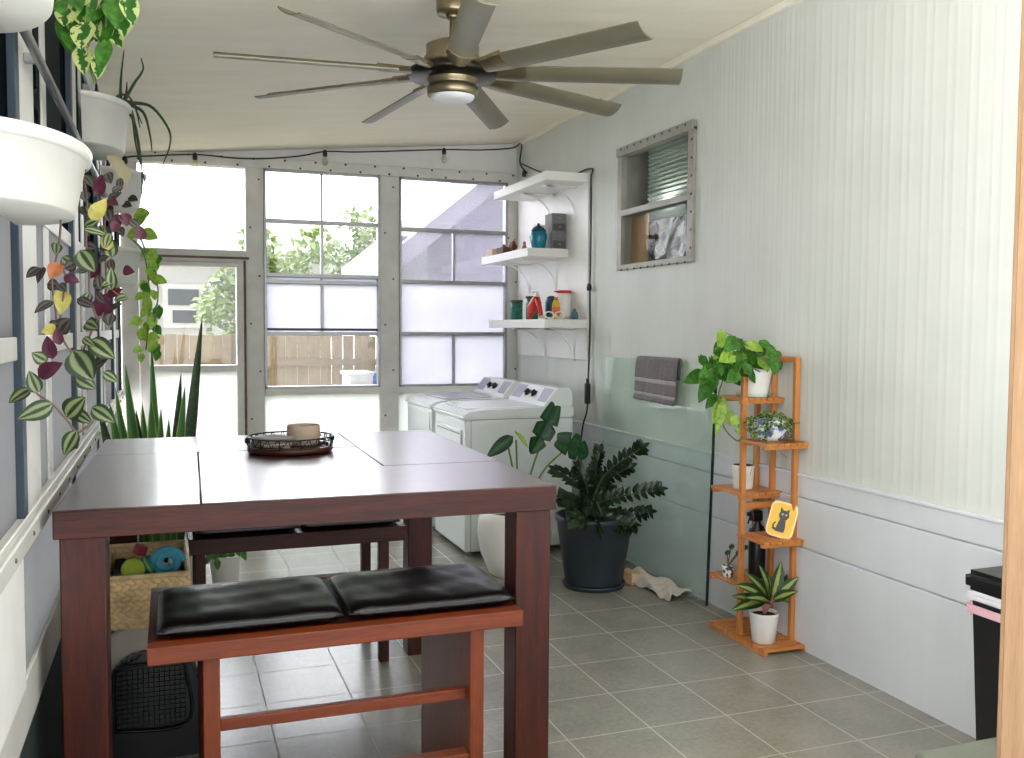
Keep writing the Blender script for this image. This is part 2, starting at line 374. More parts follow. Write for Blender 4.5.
pl=MB(); rnd=np.random.RandomState(4)
ph=rnd.rand(6,3)*6
def PL(u,v):
    y=WY0+.0+u*.60; z=WZ0-.03+v*.275
    d=sum(math.sin(ph[i][0]+y*(9+7*i)+z*(5+9*((i*2)%5)))*.5/(1+i*.6) for i in range(6))
    return V((XR+.075+.018*abs(d)-.01*math.cos(u*PI)**2,y,z))
pl.grid(PL,46,30); 
t=NT('crumpled_brown_plastic'); t.bsdf(t.ramp(t.noise(t.coords((1,1,1)),14,3),(.4,C(30,24,20)),(.66,C(92,74,58))),.16,0,.35); tag(pl.build('plastic_sheet',t.m),'crumpled shiny brown plastic sheeting bunched behind the lower sash','plastic sheet')
# ---- back wall (glazed): posts, beams, low panels
b=MB(); D0,D1=YB-.035,YB+.06
b.box((.50,D0,0),(.62,D1,2.47),.004).box((1.434,D0,0),(1.573,D1,2.47),.004).box((2.406,D0,0),(XR+.05,D1,2.47),.004).box((XL,D0,0),(-.19,D1,2.44),.004)
b.box((XL-.1,D0-.01,2.425),(XR+.05,D1,2.50),.004)
b.box((.62,D0-.01,.862),(2.406,D1,.912),.004)
b.box((-.19,D0,1.775),(.50,D1,1.86),.004)
struct('wall_back',b,'frame')
b=MB(); b.prism([(XL-.05,2.48),(XR+.05,2.48),(XR+.05,CZ(XR)),(XL-.05,CZ(XL-.05))],1,YB,YB+.05)
struct('trim_3',b,'white')
for n,a,c in ((12,.62,1.434),(13,1.573,2.406)): struct('trim_%d'%n,MB().box((a,YB,0),(c,YB+.006,.87)),'doorfrost')
b=MB()
for i in range(26): b.lathe((-.18+i*.105,D0-.012,2.487 if i%2 else 2.44),[(.008,-.003),(.008,.003),(0,.005)],8,axis=Matrix.Rotation(PI/2,3,'X'))
for x in (.56,1.5,2.445):
    for i in range(6): b.lathe((x-.03+.06*(i%2),D0-.002,.7+i*.33),[(.007,-.003),(.007,.003),(0,.005)],8,axis=Matrix.Rotation(PI/2,3,'X'))
struct('trim_4',b,'screw')
def backwin(name,label,x0,x1,zs,vert,panes,z0,z1,blackbar=None):
    w=bpy.data.objects.new(name,None); COL.objects.link(w); w.location=(x0,YB,z0); w['kind']='structure'; w['label']=label; w['category']='window'
    f=MB(); e=.018; y0,y1=YB-.045,YB+.02
    f.box((x0,y0,z0),(x0+e,y1,z1),.002).box((x1-e,y0,z0),(x1,y1,z1),.002).box((x0,y0,z1-e),(x1,y1,z1),.002).box((x0,y0,z0),(x1,y1,z0+e),.002)
    f.build('window_frame','alu',w)
    f=MB()
    for z in zs: f.box((x0+e,y0+.01,z-.013),(x1-e,y1,z+.013),.002)
    for (x,a,c) in vert: f.box((x-.008,y0+.012,a),(x+.008,y1-.005,c),.002)
    f.build('muntin','alu',w)
    if blackbar: MB().box((x0+e,y0+.005,blackbar-.012),(x1-e,y0+.02,blackbar+.006),.002).build('sash_weatherstrip','black',w)
    for mt,a,c in panes: MB().box((x0+.01,YB-.004,a),(x1-.01,YB-.002,c)).build('pane',mt,w)
backwin('window_1','four-panel window in the back wall left of the centre post, fence and trees outside',.62,1.434,(2.075,1.70,1.655,1.292),[(1.02,1.31,2.42)],[('clear',1.70,2.43),('frost',1.30,1.69),('clear',.92,1.29)],.905,2.432,1.325)
backwin('window_2','hazy four-panel window in the back wall above the washer, behind the shelves',1.573,2.406,(2.055,1.675,1.295),[(1.99,1.68,2.05),(1.99,.92,1.29)],[('vinyl',1.68,2.43),('frost',1.30,1.67),('frost',.92,1.29)],.905,2.432)
w=bpy.data.objects.new('window_3',None); COL.objects.link(w); w.location=(.15,YB,1.86); w['kind']='structure'; w['label']='single clear transom window above the back door'; w['category']='window'
MB().box((-.19,YB-.004,1.86),(.50,YB-.002,2.43)).build('pane','clear',w)
d1=bpy.data.objects.new('door_1',None); COL.objects.link(d1); d1.location=(.15,YB,0); d1['kind']='structure'; d1['label']='aluminium screen door in the back wall with clear upper and frosted lower panel'; d1['category']='door'
f=MB(); f.box((-.185,D0-.015,.02),(-.125,D1,1.772),.003).box((.435,D0-.015,.02),(.495,D1,1.772),.003).box((-.125,D0-.015,1.745),(.435,D1,1.772),.003).box((-.125,D0-.012,1.03),(.435,D1,1.075),.003).box((-.125,D0-.012,.02),(.435,D1,.12),.003)
f.build('door_frame','frame',d1)
MB().box((.482,D0-.022,.02),(.497,D0-.01,1.79),.002).box((-.19,D0-.018,1.80),(.52,D0-.004,1.815),.002).build('rust_strip','rust',d1)
MB().box((-.125,YB-.004,1.07),(.435,YB-.002,1.75)).build('pane','clear',d1)
MB().box((-.125,YB-.004,.1),(.435,YB-.002,1.04)).build('lower_pane','doorfrost',d1)
# ---- left wall: posts, rails and grey film bays
posts=[(1.05,1.30),(2.29,2.55),(3.52,3.70),(4.66,4.84),(5.80,5.98),(6.60,YB-.04)]
p=MB(); 
for i,(a,c) in enumerate(posts): p.box((XL-.07,a,.86),(XL,c,CZ(XL)+.0),.003)
for z0,z1,x in ((.455,.575,XL+.0),(1.265,1.315,XL-.004),(1.60,1.645,XL-.004),(2.33,2.478,XL)): p.box((XL-.05,YF,z0),(x,YB-.04,z1),.003)
struct('wall_left',p,'framew')
s=MB(); s.box((XL-.06,YF,.862),(XL+.014,YB-.04,.905),.004).box((XL-.04,YF,.905),(XL+.006,YB-.04,.925),.003)
struct('trim_5',s,'framew')
s=MB()
for i in range(20): s.lathe((XL+.014,1.5+i*.26,.884),[(.005,-.002),(.005,.003),(0,.004)],8,axis=Matrix.Rotation(PI/2,3,'Y'))
struct('trim_6',s,'screw')
s=MB(); 
for a,c in posts: s.box((XL-.02,a-.055,.925),(XL+.004,a-.002,2.33),.002)
struct('trim_7',s,'navy')
struct('trim_8',MB().box((XL-.05,YF,0),(XL-.01,YB-.04,.455),.002),'darkgreen')
s=MB(); s.tube([(XL+.03,1.3,1.94),(XL+.03,YB-.1,1.94)],.011,10)
for y in (1.24,2.40,3.57,4.74,5.9): s.box((XL,y-.01,1.93),(XL+.03,y+.01,1.95),.002)
struct('trim_9',s,'alu')
for i in range(5):
    y0,y1=posts[i][1],posts[i+1][0]
    w=bpy.data.objects.new('window_%d'%(i+5),None); COL.objects.link(w); w.location=(XL,y0,.92); w['kind']='structure'; w['category']='window'
    w['label']=['grey film window bay of the left wall nearest the viewer, white panel below its sill','grey film window bay on the left behind the trailing striped vines','grey film window bay beside the table end of the left wall','grey film window bay beside the tall snake plant','grey film window bay of the left wall next to the back door'][i]
    MB().box((XL-.014,y0-.02,1.64),(XL-.012,y1+.02,2.34)).build('upper_pane','darkoutside',w)
    MB().box((XL-.014,y0-.02,.92),(XL-.012,y1+.02,1.60)).build('pane','grey',w)
    MB().box((XL-.03,max(y0-.30,YF) if i else YF,.57),(XL-.008 if i else XL+.004,y1+(.0 if i else -.09),.865)).build('lower_pane','grey' if i else 'white',w)
    f=MB()
    ym=y0+(y1-y0)*.30
    f.box((XL-.036,ym-.06,.925),(XL-.007,ym+.03,2.33),.002); f.build('muntin','framew',w)
# ---- near side: bare wood door jamb, front wall stub, threshold step
j=MB(); j.box((1.222,.96,-.02),(1.28,1.10,CZ(1.2)),.003).box((1.236,1.04,-.02),(1.30,1.12,CZ(1.2)),.003)
struct('trim_10',j,'jamb')
struct('trim_11',MB().box((1.66,1.15,0),(XR-.02,1.74,.335),.01),'threshold')
# ------------------------------------------------------------------ ceiling fan
fx,fy=1.022,3.49; zc=CZ(fx)
fan=thing('ceiling_fan','large nine-blade bronze ceiling fan hanging from the white boarded ceiling','ceiling fan',(fx,fy,zc))
FC=(fx,fy,0)
MB().lathe(FC,[(.0,zc+.01),(.062,zc+.01),(.062,2.535),(.058,2.522),(.0,2.522)],40).build('canopy','nickel',fan)
MB().tube([(fx,fy,2.53),(fx,fy,2.38)],.012,14).lathe(FC,[(.02,2.505),(.026,2.51),(.026,2.52)],20).lathe(FC,[(.026,2.40),(.03,2.42),(.014,2.44)],20).build('downrod','nickel',fan)
MB().lathe(FC,[(0,2.325),(.115,2.325),(.118,2.345),(.10,2.37),(.10,2.405),(.07,2.418),(.03,2.42),(0,2.42)],48).build('motor_housing','nickel',fan)
MB().lathe(FC,[(.10,2.278),(.165,2.285),(.172,2.298),(.165,2.312),(.10,2.322)],56,closed=False).build('blade_ring','iron',fan)
lk=MB().lathe(FC,[(.088,2.216),(.095,2.219),(.097,2.25),(.091,2.254),(.091,2.262),(.099,2.268),(.10,2.33)],48,closed=False).build('light_kit','nickel',fan)
MB().lathe(FC,[(.0,2.195),(.05,2.197),(.076,2.204),(.085,2.216),(.086,2.25),(0,2.25)],40).build('lens','opal',lk)
for k in range(9):
    a=math.radians(19+40*k); R=Matrix.Rotation(a,3,'Z'); P=Matrix.Rotation(math.radians(-20),3,'X'); O=V((fx,fy,2.303))
    def BP(s,th,flip):
        r=.215+s*.65; w=.047+.003*s
        c=-.012*(1-(th)**2)
        return O+R@(V((r,0,-.012*s))+P@V((0,th*w,c+(.0045 if flip else 0))))
    m=MB()
    m.grid(lambda u,v:BP(v,(u-.5)*2,0),6,12).grid(lambda u,v:BP(v,(u-.5)*2,1),6,12)
    for th in (-1,1): m.grid(lambda u,v:BP(v,th,u>.5),1,12)
    for s in (0,1): m.grid(lambda u,v:BP(s,(u-.5)*2,v>.5),6,1)
    bl=m.build('blade','blade',fan)
    m=MB(); 
    for z0,z1,f in((-.012,.012,0),):
        def IP(u,v):
            r=.12+v*.16; w=.03+.018*v; th=(u-.5)*2
            return O+R@(V((r,0,0))+P@V((0,th*w,-.012*(1-th*th)-.004)))
        m.grid(IP,4,5); m.grid(lambda u,v:IP(u,v)+V((0,0,.014)),4,5)
        for th in(0,1): m.grid(lambda u,v:IP(th,v)+V((0,0,.014*u)),1,5); m.grid(lambda u,v:IP(u,th)+V((0,0,.014*v)),4,1)
    m.build('blade_bracket','nickel',bl)
# ------------------------------------------------------------------ dining table
tb=thing('dining_table','square counter-height dining table of dark mahogany wood with thick corner legs','table',(.377,3.085,0),math.radians(-1.1))
W2,L2=.618,.725; Z0,Z1=.847,.914
def loc(m,name,mat,parent): return m.build(name,mat,parent,world=False)
g=.0012; xa,xb,ya,yb=-.297,.243,-.235,.255
for nm,lo,hi,mt in (('side_board',(-W2,-L2),(xa-g,yb-g),'top1'),('end_board',(-W2,yb+g),(xb-g,L2),'top0'),('side_board',(xb+g,ya+g),(W2,L2),'top1'),('end_board',(xa+g,-L2),(W2,ya-g),'top0'),('leaf_panel',(xa+g,ya+g),(xb-g,yb-g),'top0')): loc(MB().box((lo[0],lo[1],Z0+(.02 if nm=='leaf_panel' else 0)),(hi[0],hi[1],Z1-(.001 if nm=='leaf_panel' else 0)),.0025),nm,mt,tb)
e=.0015
for a in ((-W2-e,-L2-.004,Z0,W2+e,-L2),(-W2-e,L2,Z0,W2+e,L2+.004)): loc(MB().box(a[:3],(a[3],a[4],Z1-.002),.0015),'edge_band','mahog0',tb)
for a in ((-W2-.004,-W2),(W2,W2+.004)): loc(MB().box((a[0],-L2,Z0),(a[1],L2,Z1-.002),.0015),'edge_band','mahog1',tb)
for sx in(-1,1):
    for sy in(-1,1): 
        cx,cy=sx*(W2-.058),sy*(L2-.060)
        loc(MB().box((cx-.050,cy-.05,0),(cx+.050,cy+.05,Z0),.004),'leg','mahog2',tb)
# ------------------------------------------------------------------ benches and cushions
def pillow(x0,x1,y0,y1,z0,z1,seed,tufts=0):
    m=MB(); rs=random.Random(seed); ph=[rs.random()*6 for _ in range(8)]; zm=z0+.016
    def S(u,v,top):
        a,b=u*2-1,v*2-1
        # soft rounded corners
        k=.035; x=(x0+x1)/2+(x1-x0)/2*a*(1-.02*abs(b)**6); y=(y0+y1)/2+(y1-y0)/2*b*(1-.03*abs(a)**8)
        q=((1-abs(a)**10)*(1-abs(b)**7)); q=max(q,0)**.45
        wr=.0011*(math.sin(ph[0]+x*38+y*16)+math.sin(ph[1]+y*55-x*14)*.7+math.sin(ph[2]+x*90+y*40)*.35)*q
        sag=-.004*(1-a*a)*(1-b*b)
        return V((x,y,zm+(z1-zm)*q+sag+wr)) if top else V((x,y,zm-(zm-z0)*q))
    n1,n2=46,28
    m.grid(lambda u,v:S(.5-.5*math.cos(u*PI),.5-.5*math.cos(v*PI),1),n1,n2); m.grid(lambda u,v:S(.5-.5*math.cos(u*PI),.5-.5*math.cos(v*PI),0),n1,n2)
    bmesh.ops.remove_doubles(m.b,verts=m.b.verts,dist=.0008); return m
def piping(x0,x1,y0,y1,z):
    m=MB(); pts=[(x0+.004,y0+.006,z),(x1-.004,y0+.006,z),(x1-.004,y1-.006,z),(x0+.004,y1-.006,z),(x0+.004,y0+.006,z)]
    return m.tube(pts,.0045,8)
b1=thing('dining_bench','reddish-brown wooden bench with slab ends drawn up to the front of the table','bench',(.404,2.55,0))
bx0,bx1,by0,by1=-.058,.866,2.28,2.815
for y in (by0,by1-.045): MB().box((bx0,y,.557),(bx1,y+.045,.600),.003).build('rail','bench0',b1)
for a in (bx0,bx1-.05): MB().box((a,by0+.045,.557),(a+.05,by1-.045,.600),.002).build('end_rail','mahog1',b1)
MB().box((bx0+.05,by0+.045,.572),(bx1-.05,by1-.045,.597),.002).build('seat','mahog0',b1)
for a,c in((.064,.103),(.727,.766)): MB().box((a,by0+.025,0),(c,by1-.0,.557),.003).build('slab_leg','bench2',b1)
MB().box((.103,by0+.06,.357),(.727,by0+.085,.386),.003).build('stretcher','bench0',b1)
MB().box((.103,by0+.03,.190),(.727,by0+.075,.222),.003).build('stretcher','bench0',b1)
for i,(a,c) in enumerate(((-.038,.404),(.416,.862))):
    o=thing('seat_cushion',['black leather pad on the left half of the front bench','black leather pad on the right half of the front bench'][i],'cushion',((a+c)/2,2.53,.6),0,'black leather pads on the front bench')
    cov=pillow(a,c,2.325,2.69,.6005,.641,11+i).build('cover','leather',o)
    piping(a,c,2.325,2.69,.6165).build('piping','leather',o)
b2=thing('dining_bench','dark wooden bench with thin legs tucked under the far side of the table','bench',(.47,3.87,0))
cx0,cx1,cy0,cy1=.055,.885,3.655,4.07
MB().box((cx0,cy0,.487),(cx1,cy0+.03,.546),.003).box((cx0,cy1-.03,.487),(cx1,cy1,.546),.003).box((cx0,cy0+.03,.487),(cx0+.03,cy1-.03,.546)).box((cx1-.03,cy0+.03,.487),(cx1,cy1-.03,.546)).build('rail','mahog0',b2)
MB().box((cx0+.03,cy0+.03,.515),(cx1-.03,cy1-.03,.543)).build('seat','mahog0',b2)
for x in(.077,.774):
    for y in(cy0+.005,cy1-.045): MB().box((x,y,0),(x+.04,y+.04,.487),.003).build('leg','mahog2',b2)
for i,(a,c) in enumerate(((.075,.465),(.475,.865))):
    o=thing('seat_cushion',['black leather pad on the left half of the bench behind the table','black leather pad on the right half of the bench behind the table'][i],'cushion',((a+c)/2,3.86,.547),0,'black leather pads on the far bench')
    pillow(a,c,3.68,4.045,.5465,.605,21+i).build('cover','leather',o); piping(a,c,3.68,4.045,.5625).build('piping','leather',o)
# ------------------------------------------------------------------ tray, coasters, bowl on the table
tr=thing('wire_tray','round wooden tray with a black scrolled wire rim on the table','tray',(.385,3.28,.914))
tc=V((.385,3.28,0)); R_=.143
MB().lathe(tc,[(0,.9145),(R_-.006,.9145),(R_,.920),(R_,.934),(R_-.008,.936),(R_-.012,.927),(0,.927)],48).build('base','mahog0',tr)
m=MB()
ring=lambda z,r:[tc+V((r*math.cos(2*PI*i/48),r*math.sin(2*PI*i/48),z)) for i in range(49)]
m.tube(ring(.966,R_),.0028,6,False).tube(ring(.940,R_),.002,6,False); m.build('rim','blackmetal',tr)
m=MB()
for k in range(26):
    a=2*PI*k/26
    pts=[]
    for i in range(13):
        t=i/12; w=a+(t-.5)*.20; z=.953+.012*math.sin(t*2*PI); pts.append(tc+V((R_*math.cos(w),R_*math.sin(w),z)))
    m.tube(pts,.0016,5)
    if k%2==0: m.tube([tc+V((R_*math.cos(a),R_*math.sin(a),.934)),tc+V((R_*math.cos(a),R_*math.sin(a),.966))],.0018,5)
    if k%13==0:
        m.lathe(tc+V((R_*math.cos(a),R_*math.sin(a),.955)),[(0,-.012),(.008,-.006),(.008,.006),(0,.012)],8)
m.build('scrollwork','blackmetal',tr)
for i in range(4):
    o=MB(); c=V((.318+.003*i,3.265-.004*(i%2),.9275+.0105*i)); o.box(c+V((-.052,-.052,0)),c+V((.052,.052,.010)),.004,rot=(0,0,.2+.12*i),seg=2)
    o.lathe(c+V((0,0,.0098)),[(.03,0),(.03,.0005),(0,.0005)],20)
    tag(o.build('coaster','slate'),['lowest grey coaster of the stack in the wire tray','second grey coaster up in the wire tray stack','third grey coaster up in the wire tray stack','topmost grey coaster of the stack in the wire tray'][i],'coaster','coasters stacked in the tray')
bw=MB().lathe((.437,3.335,.9275),[(0,0),(.046,0),(.054,.006),(.058,.03),(.056,.068),(.052,.071),(.049,.066),(.050,.03),(.044,.012),(0,.010)],40)
tag(bw.build('bowl','stone'),'small straight-sided beige stoneware bowl in the wire tray','bowl')
# ------------------------------------------------------------------ pet carrier and basket under the table
pc=thing('pet_carrier','beige and black pet carrier with a black wire door under the left of the table','pet carrier',(-.05,3.25,0))
def arch(x0,x1,z0,z1,r,n=8):
    P=[(x0,z0),(x1,z0)]
    for i in range(n+1): a=PI/2*i/n; P.append((x1-r+r*math.cos(a),z1-r+r*math.sin(a)))
    for i in range(n+1): a=PI/2+PI/2*i/n; P.append((x0+r+r*math.cos(a),z1-r+r*math.sin(a)))
    return P
MB().prism(arch(-.205,.095,.13,.410,.07),1,3.08,3.54,.006).build('shell',plain('beige_plastic_shell',C(196,188,172),.45,var=.05),pc)
MB().prism(arch(-.215,.105,.0,.155,.03),1,3.04,3.56,.006).build('base_tray','black',pc)
MB().prism(arch(-.19,.075,.10,.338,.10),1,3.035,3.085,.012).build('front_frame',plain('glossy_black_plastic',C(48,52,54),.2,var=.2),pc)
m=MB()
for i in range(14): x=-.165+i*.0152; m.tube([(x,3.03,.115),(x,3.03,.305-.02*abs(i-6.5)/6.5)],.0013,5)
for i in range(13): z=.118+i*.0148; m.tube([(-.168,3.027,z),(.031,3.027,z)],.0013,5)
m.tube(spline([(-.172,3.03,.11),(-.172,3.03,.27),(-.15,3.03,.306),(.01,3.03,.306),(.035,3.03,.27),(.035,3.03,.11),(-.172,3.03,.11)],6),.005,6)
m.build('wire_door','blackmetal',pc)
MB().box((.0935,3.12,.17),(.099,3.30,.30),.008).build('side_vent',plain('grey_green_vent',C(120,126,116),.5),pc)
bk=thing('wicker_basket','rectangular woven straw basket full of dog toys on top of the pet carrier','basket',(-.08,3.28,.414))
rs_w=random.Random(31)
def weave(p0,p1,z0,z1,nrm,t=.012):
    p0,p1,nrm=V(p0),V(p1),V(nrm); L=(p1-p0).length; m=MB(); d=(p1-p0).normalized()
    a=p0-nrm*.003; b=p1+nrm*.001; m.box((min(a.x,b.x),min(a.y,b.y),z0),(max(a.x,b.x),max(a.y,b.y),z1))
    rh=.0165; nr=int((z1-z0)/rh); nc=int(L/.024); pr_=[(math.sin(PI*i/5),-math.cos(PI*i/5)) for i in range(6)]
    for i in range(nr):
        for j in range(nc):
            c=p0+d*(L*(j+.25+.5*(i%2))/nc)+V((0,0,z0+rh*(i+.5))); tl=(.5 if i%2 else -.5)+rs_w.uniform(-.12,.12)
            ax=(d*math.cos(tl)+V((0,0,1))*math.sin(tl)).normalized(); n=nrm.normalized(); w_=n.cross(ax)
            Rm=Matrix((w_,n,ax)).transposed(); k=rs_w.uniform(.9,1.1)
            m.lathe(c,[(.0088*k*rr_,.0165*k*zz_) for rr_,zz_ in pr_],8,axis=Rm,closed=False)
    return m
X0,X1,Y0,Y1,ZA,ZB=-.205,.045,3.055,3.49,.417,.574
weave((X0,Y0,0),(X1,Y0,0),ZA,ZB,(0,-1,0)).build('front_side','wicker',bk); weave((X0,Y1,0),(X1,Y1,0),ZA,ZB+.006,(0,1,0)).build('back_side','wicker',bk)
weave((X0,Y0,0),(X0,Y1,0),ZA,ZB,(-1,0,0)).build('left_side','wicker',bk); weave((X1,Y0,0),(X1,Y1,0),ZA,ZB,(1,0,0)).build('right_side','wicker',bk)
m=MB().tube([(X0,Y0,ZB),(X1,Y0,ZB),(X1,Y1,ZB+.004),(X0,Y1,ZB+.004),(X0,Y0,ZB)],.009,8); m.build('rim','wicker',bk)
MB().box((X0,Y0,ZA),(X1,Y1,ZA+.008)).build('bottom','wicker',bk)
cl=MB(); cl.grid(lambda u,v:V((X0+.02+u*(X1-X0-.04),Y0+.02+v*(Y1-Y0-.04),.528+.012*math.sin(u*9+v*4)*math.sin(v*11))),20,20).box((X0+.025,Y0+.025,ZA+.01),(X1-.025,Y1-.025,.515))
tag(cl.build('cloth',plain('dark_brown_blanket',C(64,48,44),.9,var=.2,bump=.3)),'dark brown cloth lining the straw basket under the toys','cloth')
o=MB().lathe((-.118,3.16,.572),[(.036*math.sin(PI*i/16),-.036*math.cos(PI*i/16)) for i in range(17)],24); o=o.build('ball',plain('lime_felt',C(186,208,74),.9,var=.1,scale=30,bump=.3,bscale=200)); tag(o,'lime green felt ball in the straw basket','ball')
tq=thing('ball','striped teal rubber ball between the lime ball and the blue rope toy','ball',(-.07,3.20,.57)); MB().lathe((-.07,3.20,.57),[(.036*math.sin(PI*i/16),-.036*math.cos(PI*i/16)) for i in range(17)],24,axis=Matrix.Rotation(1.1,3,'Y')).build('body',plain('teal_rubber',C(38,128,120),.4,var=.08),tq)
MB().lathe((-.07,3.20,.57),[(.0366,-.004),(.0368,0),(.0366,.004)],24,closed=False,axis=Matrix.Rotation(1.1,3,'Y')).build('band',plain('lime_band',C(150,190,90),.4),tq)
tag(MB().box((-.112,3.205,.605),(-.08,3.237,.637),.003,rot=(.3,.2,.5)).build('toy_cube',plain('red_cube',C(146,46,52),.5)),'small red cube toy lying on top of the toys in the basket','toy')
rp=thing('rope_toy','coiled blue and grey rope toy in the right of the straw basket','toy',(-.01,3.21,.55))
for j,(mt,of) in enumerate(((plain('sky_blue_rope',C(84,176,204),.8,var=.1,scale=40,bump=.4,bscale=150),0),(plain('grey_rope',C(186,200,206),.8,var=.06,bump=.3),.5))):
    pts=[]
    for i in range(70):
        t=i/69; a=t*2*PI*1.9+of*PI; r=.046-.026*t if j==0 else .030-.018*t
        pts.append(V((-.018+r*math.cos(a),3.185+.012*j-.01*t,.585+r*math.sin(a)*.9)))
    MB().tube(pts,.0125 if j==0 else .009,8).build('strand',mt,rp)
# ------------------------------------------------------------------ washer and dryer, backs to the right wall
def appliance(name,label,y0,y1,washer):
    x0,x1,zt=1.595,2.29,.856
    a=thing(name,label,'washing machine' if washer else 'dryer',((x0+x1)/2,(y0+y1)/2,0))
    MB().box((x0+.012,y0+.008,.025),(x1,y1-.008,zt-.052),.012).build('cabinet','enamel',a)
    MB().box((x0+.02,y0+.016,zt-.056),(x1-.005,y1-.016,zt-.050)).box((x0+.045,y0+.0075,.03),(x0+.049,y0+.012,zt-.055)).build('seam','seam',a)
    m=MB(); m.prism([(x0-.004,zt-.050),(x0-.006,zt-.03),(x0+.035,zt-.004),(x0+.10,zt+.004),(x1-.20,zt+.014),(x1-.16,zt+.016),(x1,zt+.016),(x1,zt-.050)],1,y0,y1,.008); m.build('top_deck','enamel',a)
    if washer:
        l=MB().box((x0+.12,y0+.09,zt+.008),(x1-.24,y1-.09,zt+.018),.006,rot=(0,-.022,0)).build('lid','enamel',a)
        MB().box((x0+.155,y0+.13,zt+.0172),(x1-.275,y1-.13,zt+.0195),.001,rot=(0,-.022,0)).build('lid_window','panelgrey',l)
        MB().box((x0+.006,y0+.05,.12),(x0+.014,y1-.05,zt-.075),.004).build('front_panel','enamel',a)
    else:
        d=MB().box((x0+.002,y0+.075,.33),(x0+.014,y1-.075,zt-.115),.006).build('door','enamel',a)
        MB().box((x0-.002,y0+.10,zt-.142),(x0+.004,y1-.10,zt-.134),.001).build('door_pull','seam',d)
        MB().box((x0+.05,y0+.12,zt+.002),(x1-.25,y1-.12,zt+.010),.003,rot=(0,-.02,0)).build('lint_cover','enamel',a)
    # slanted console along the wall side
    cx0,cx1=x1-.19,x1-.0; zc0,zc1=zt+.014,zt+.125
    co=MB().prism([(cx0,zc0),(cx0+.012,zc0+.018),(cx0+.085,zc1),(cx1-.02,zc1),(cx1,zc1-.03),(cx1,zc0)],1,y0+.02,y1-.02,.006).build('console','enamel',a)
    ang=math.atan2(zc1-zc0-.018,.073)
    def face(s,y,d=.0):    # s along the slanted face, d off it
        return V((cx0+.012+.073*s-math.sin(ang)*d,y,zc0+.018+(zc1-zc0-.018)*s+math.cos(ang)*d))
    for ya,yb,mt,nm in ((y0+.04,y0+.20,'panelgrey','grey_decal'),(y1-.20,y1-.04,'panelgrey','grey_decal')):
        m=MB(); q=[face(.08,ya,.0015),face(.08,yb-(.03 if ya<y0+.1 else 0),.0015),face(.92,yb,.0015),face(.92,ya,.0015)]
        m._add(q+[p-V((-.001,0,.001)) for p in q],[(0,1,2,3),(4,7,6,5),(0,4,5,1),(1,5,6,2),(2,6,7,3),(3,7,4,0)]); m.build(nm,mt,co)
    for y in ((y0+y1)/2-.055,(y0+y1)/2+.055):
        k=MB(); k.lathe(face(.45,y,.0),[(.026,0),(.026,.006),(.020,.010),(.018,.026),(0,.028)],20,axis=Matrix.Rotation(ang-PI/2-PI/2+PI/2,3,'Y')); k.build('knob','knob',co)
    for x in (x0+.05,x1-.05):
        for y in (y0+.05,y1-.05): MB().lathe((x,y,0),[(.0,0),(.02,0),(.02,.012),(.012,.014),(.012,.03)],12).build('foot','seam',a)
    return a
appliance('dryer','white clothes dryer nearest the viewer, its side towards the room and monstera leaves',5.195,5.875,False)
appliance('washing_machine','white top-load washing machine beyond the dryer in the back corner',5.945,6.63,True)
# ------------------------------------------------------------------ shelves on a white backing board
tag(MB().box((XR-.012,5.43,1.142),(XR-.001,6.70,2.32),.002).build('backing_board','shelfwhite'),'flat white board fixed to the right wall behind the three shelves','board')
def shelf(label,y0,y1,zt,brs):
    s=thing('wall_shelf',label,'shelf',(XR-.012,(y0+y1)/2,zt-.055),0)
    MB().box((2.19,y0,zt-.055),(XR-.0125,y1,zt),.003).build('board','shelfwhite',s)
    for y in brs:
        m=MB(); pts=[]; n=14
        P=[]; Q=[]
        for i in range(n+1):
            a=PI/2*i/n; P.append((XR-.03-.20*(1-math.sin(a)) -.0,0))
        for r in (.215,.200):
            L=[(XR-.0125-.215+ r*math.cos(PI/2*i/n) + (.215-r), zt-.055-.215+r*math.sin(PI/2*i/n)) for i in range(n+1)]
            P=L if r>.21 else P; Q=L
        poly=P+Q[::-1]
        for i in range(n):
            m.prism([P[i],P[i+1],Q[i+1],Q[i]],1,y-.012,y+.012)
        m.box((2.24,y-.012,zt-.067),(XR-.0125,y+.012,zt-.055))
        m.build('bracket','shelfwhite',s)
    return s
ZS1=AX(590,173,2.48).z; ZS2=AX(569,249,2.48).z; ZS3=AX(588,319.5,2.48).z
shelf('top white wall shelf, empty, reaching nearest the ceiling',5.43,6.42,ZS1,(5.62,6.02))
shelf('middle white wall shelf holding the teal jar and the grey box',5.735,6.70,ZS2,(5.95,6.45))
shelf('lowest white wall shelf crowded with colourful bottles above the dryer',5.43,6.52,ZS3,(5.64,6.14))
z=ZS2
o=thing('drawer_box','tall grey box with drawer fronts at the near end of the middle shelf','box',(2.43,5.83,z)); gb=plain('slate_grey_box',C(118,116,116),.6,var=.12,scale=30); dgb=plain('dark_grey_trim',C(82,80,82),.6)
MB().box((2.375,5.77,z),(2.474,5.90,z+.235),.003).build('body',gb,o)
for k in range(4): 
    d=MB().box((2.382,5.766,z+.01+.056*k),(2.468,5.772,z+.055+.056*k),.002).build('drawer',gb if k%2 else dgb,o); MB().box((2.418,5.761,z+.030+.056*k),(2.434,5.767,z+.038+.056*k),.001).build('handle','alu',d)
o=thing('ginger_jar','glossy teal ceramic jar with a pointed dark lid on the middle shelf','jar',(2.305,5.84,z)); tl=plain('teal_glaze',C(18,124,146),.12,var=.3,scale=14)
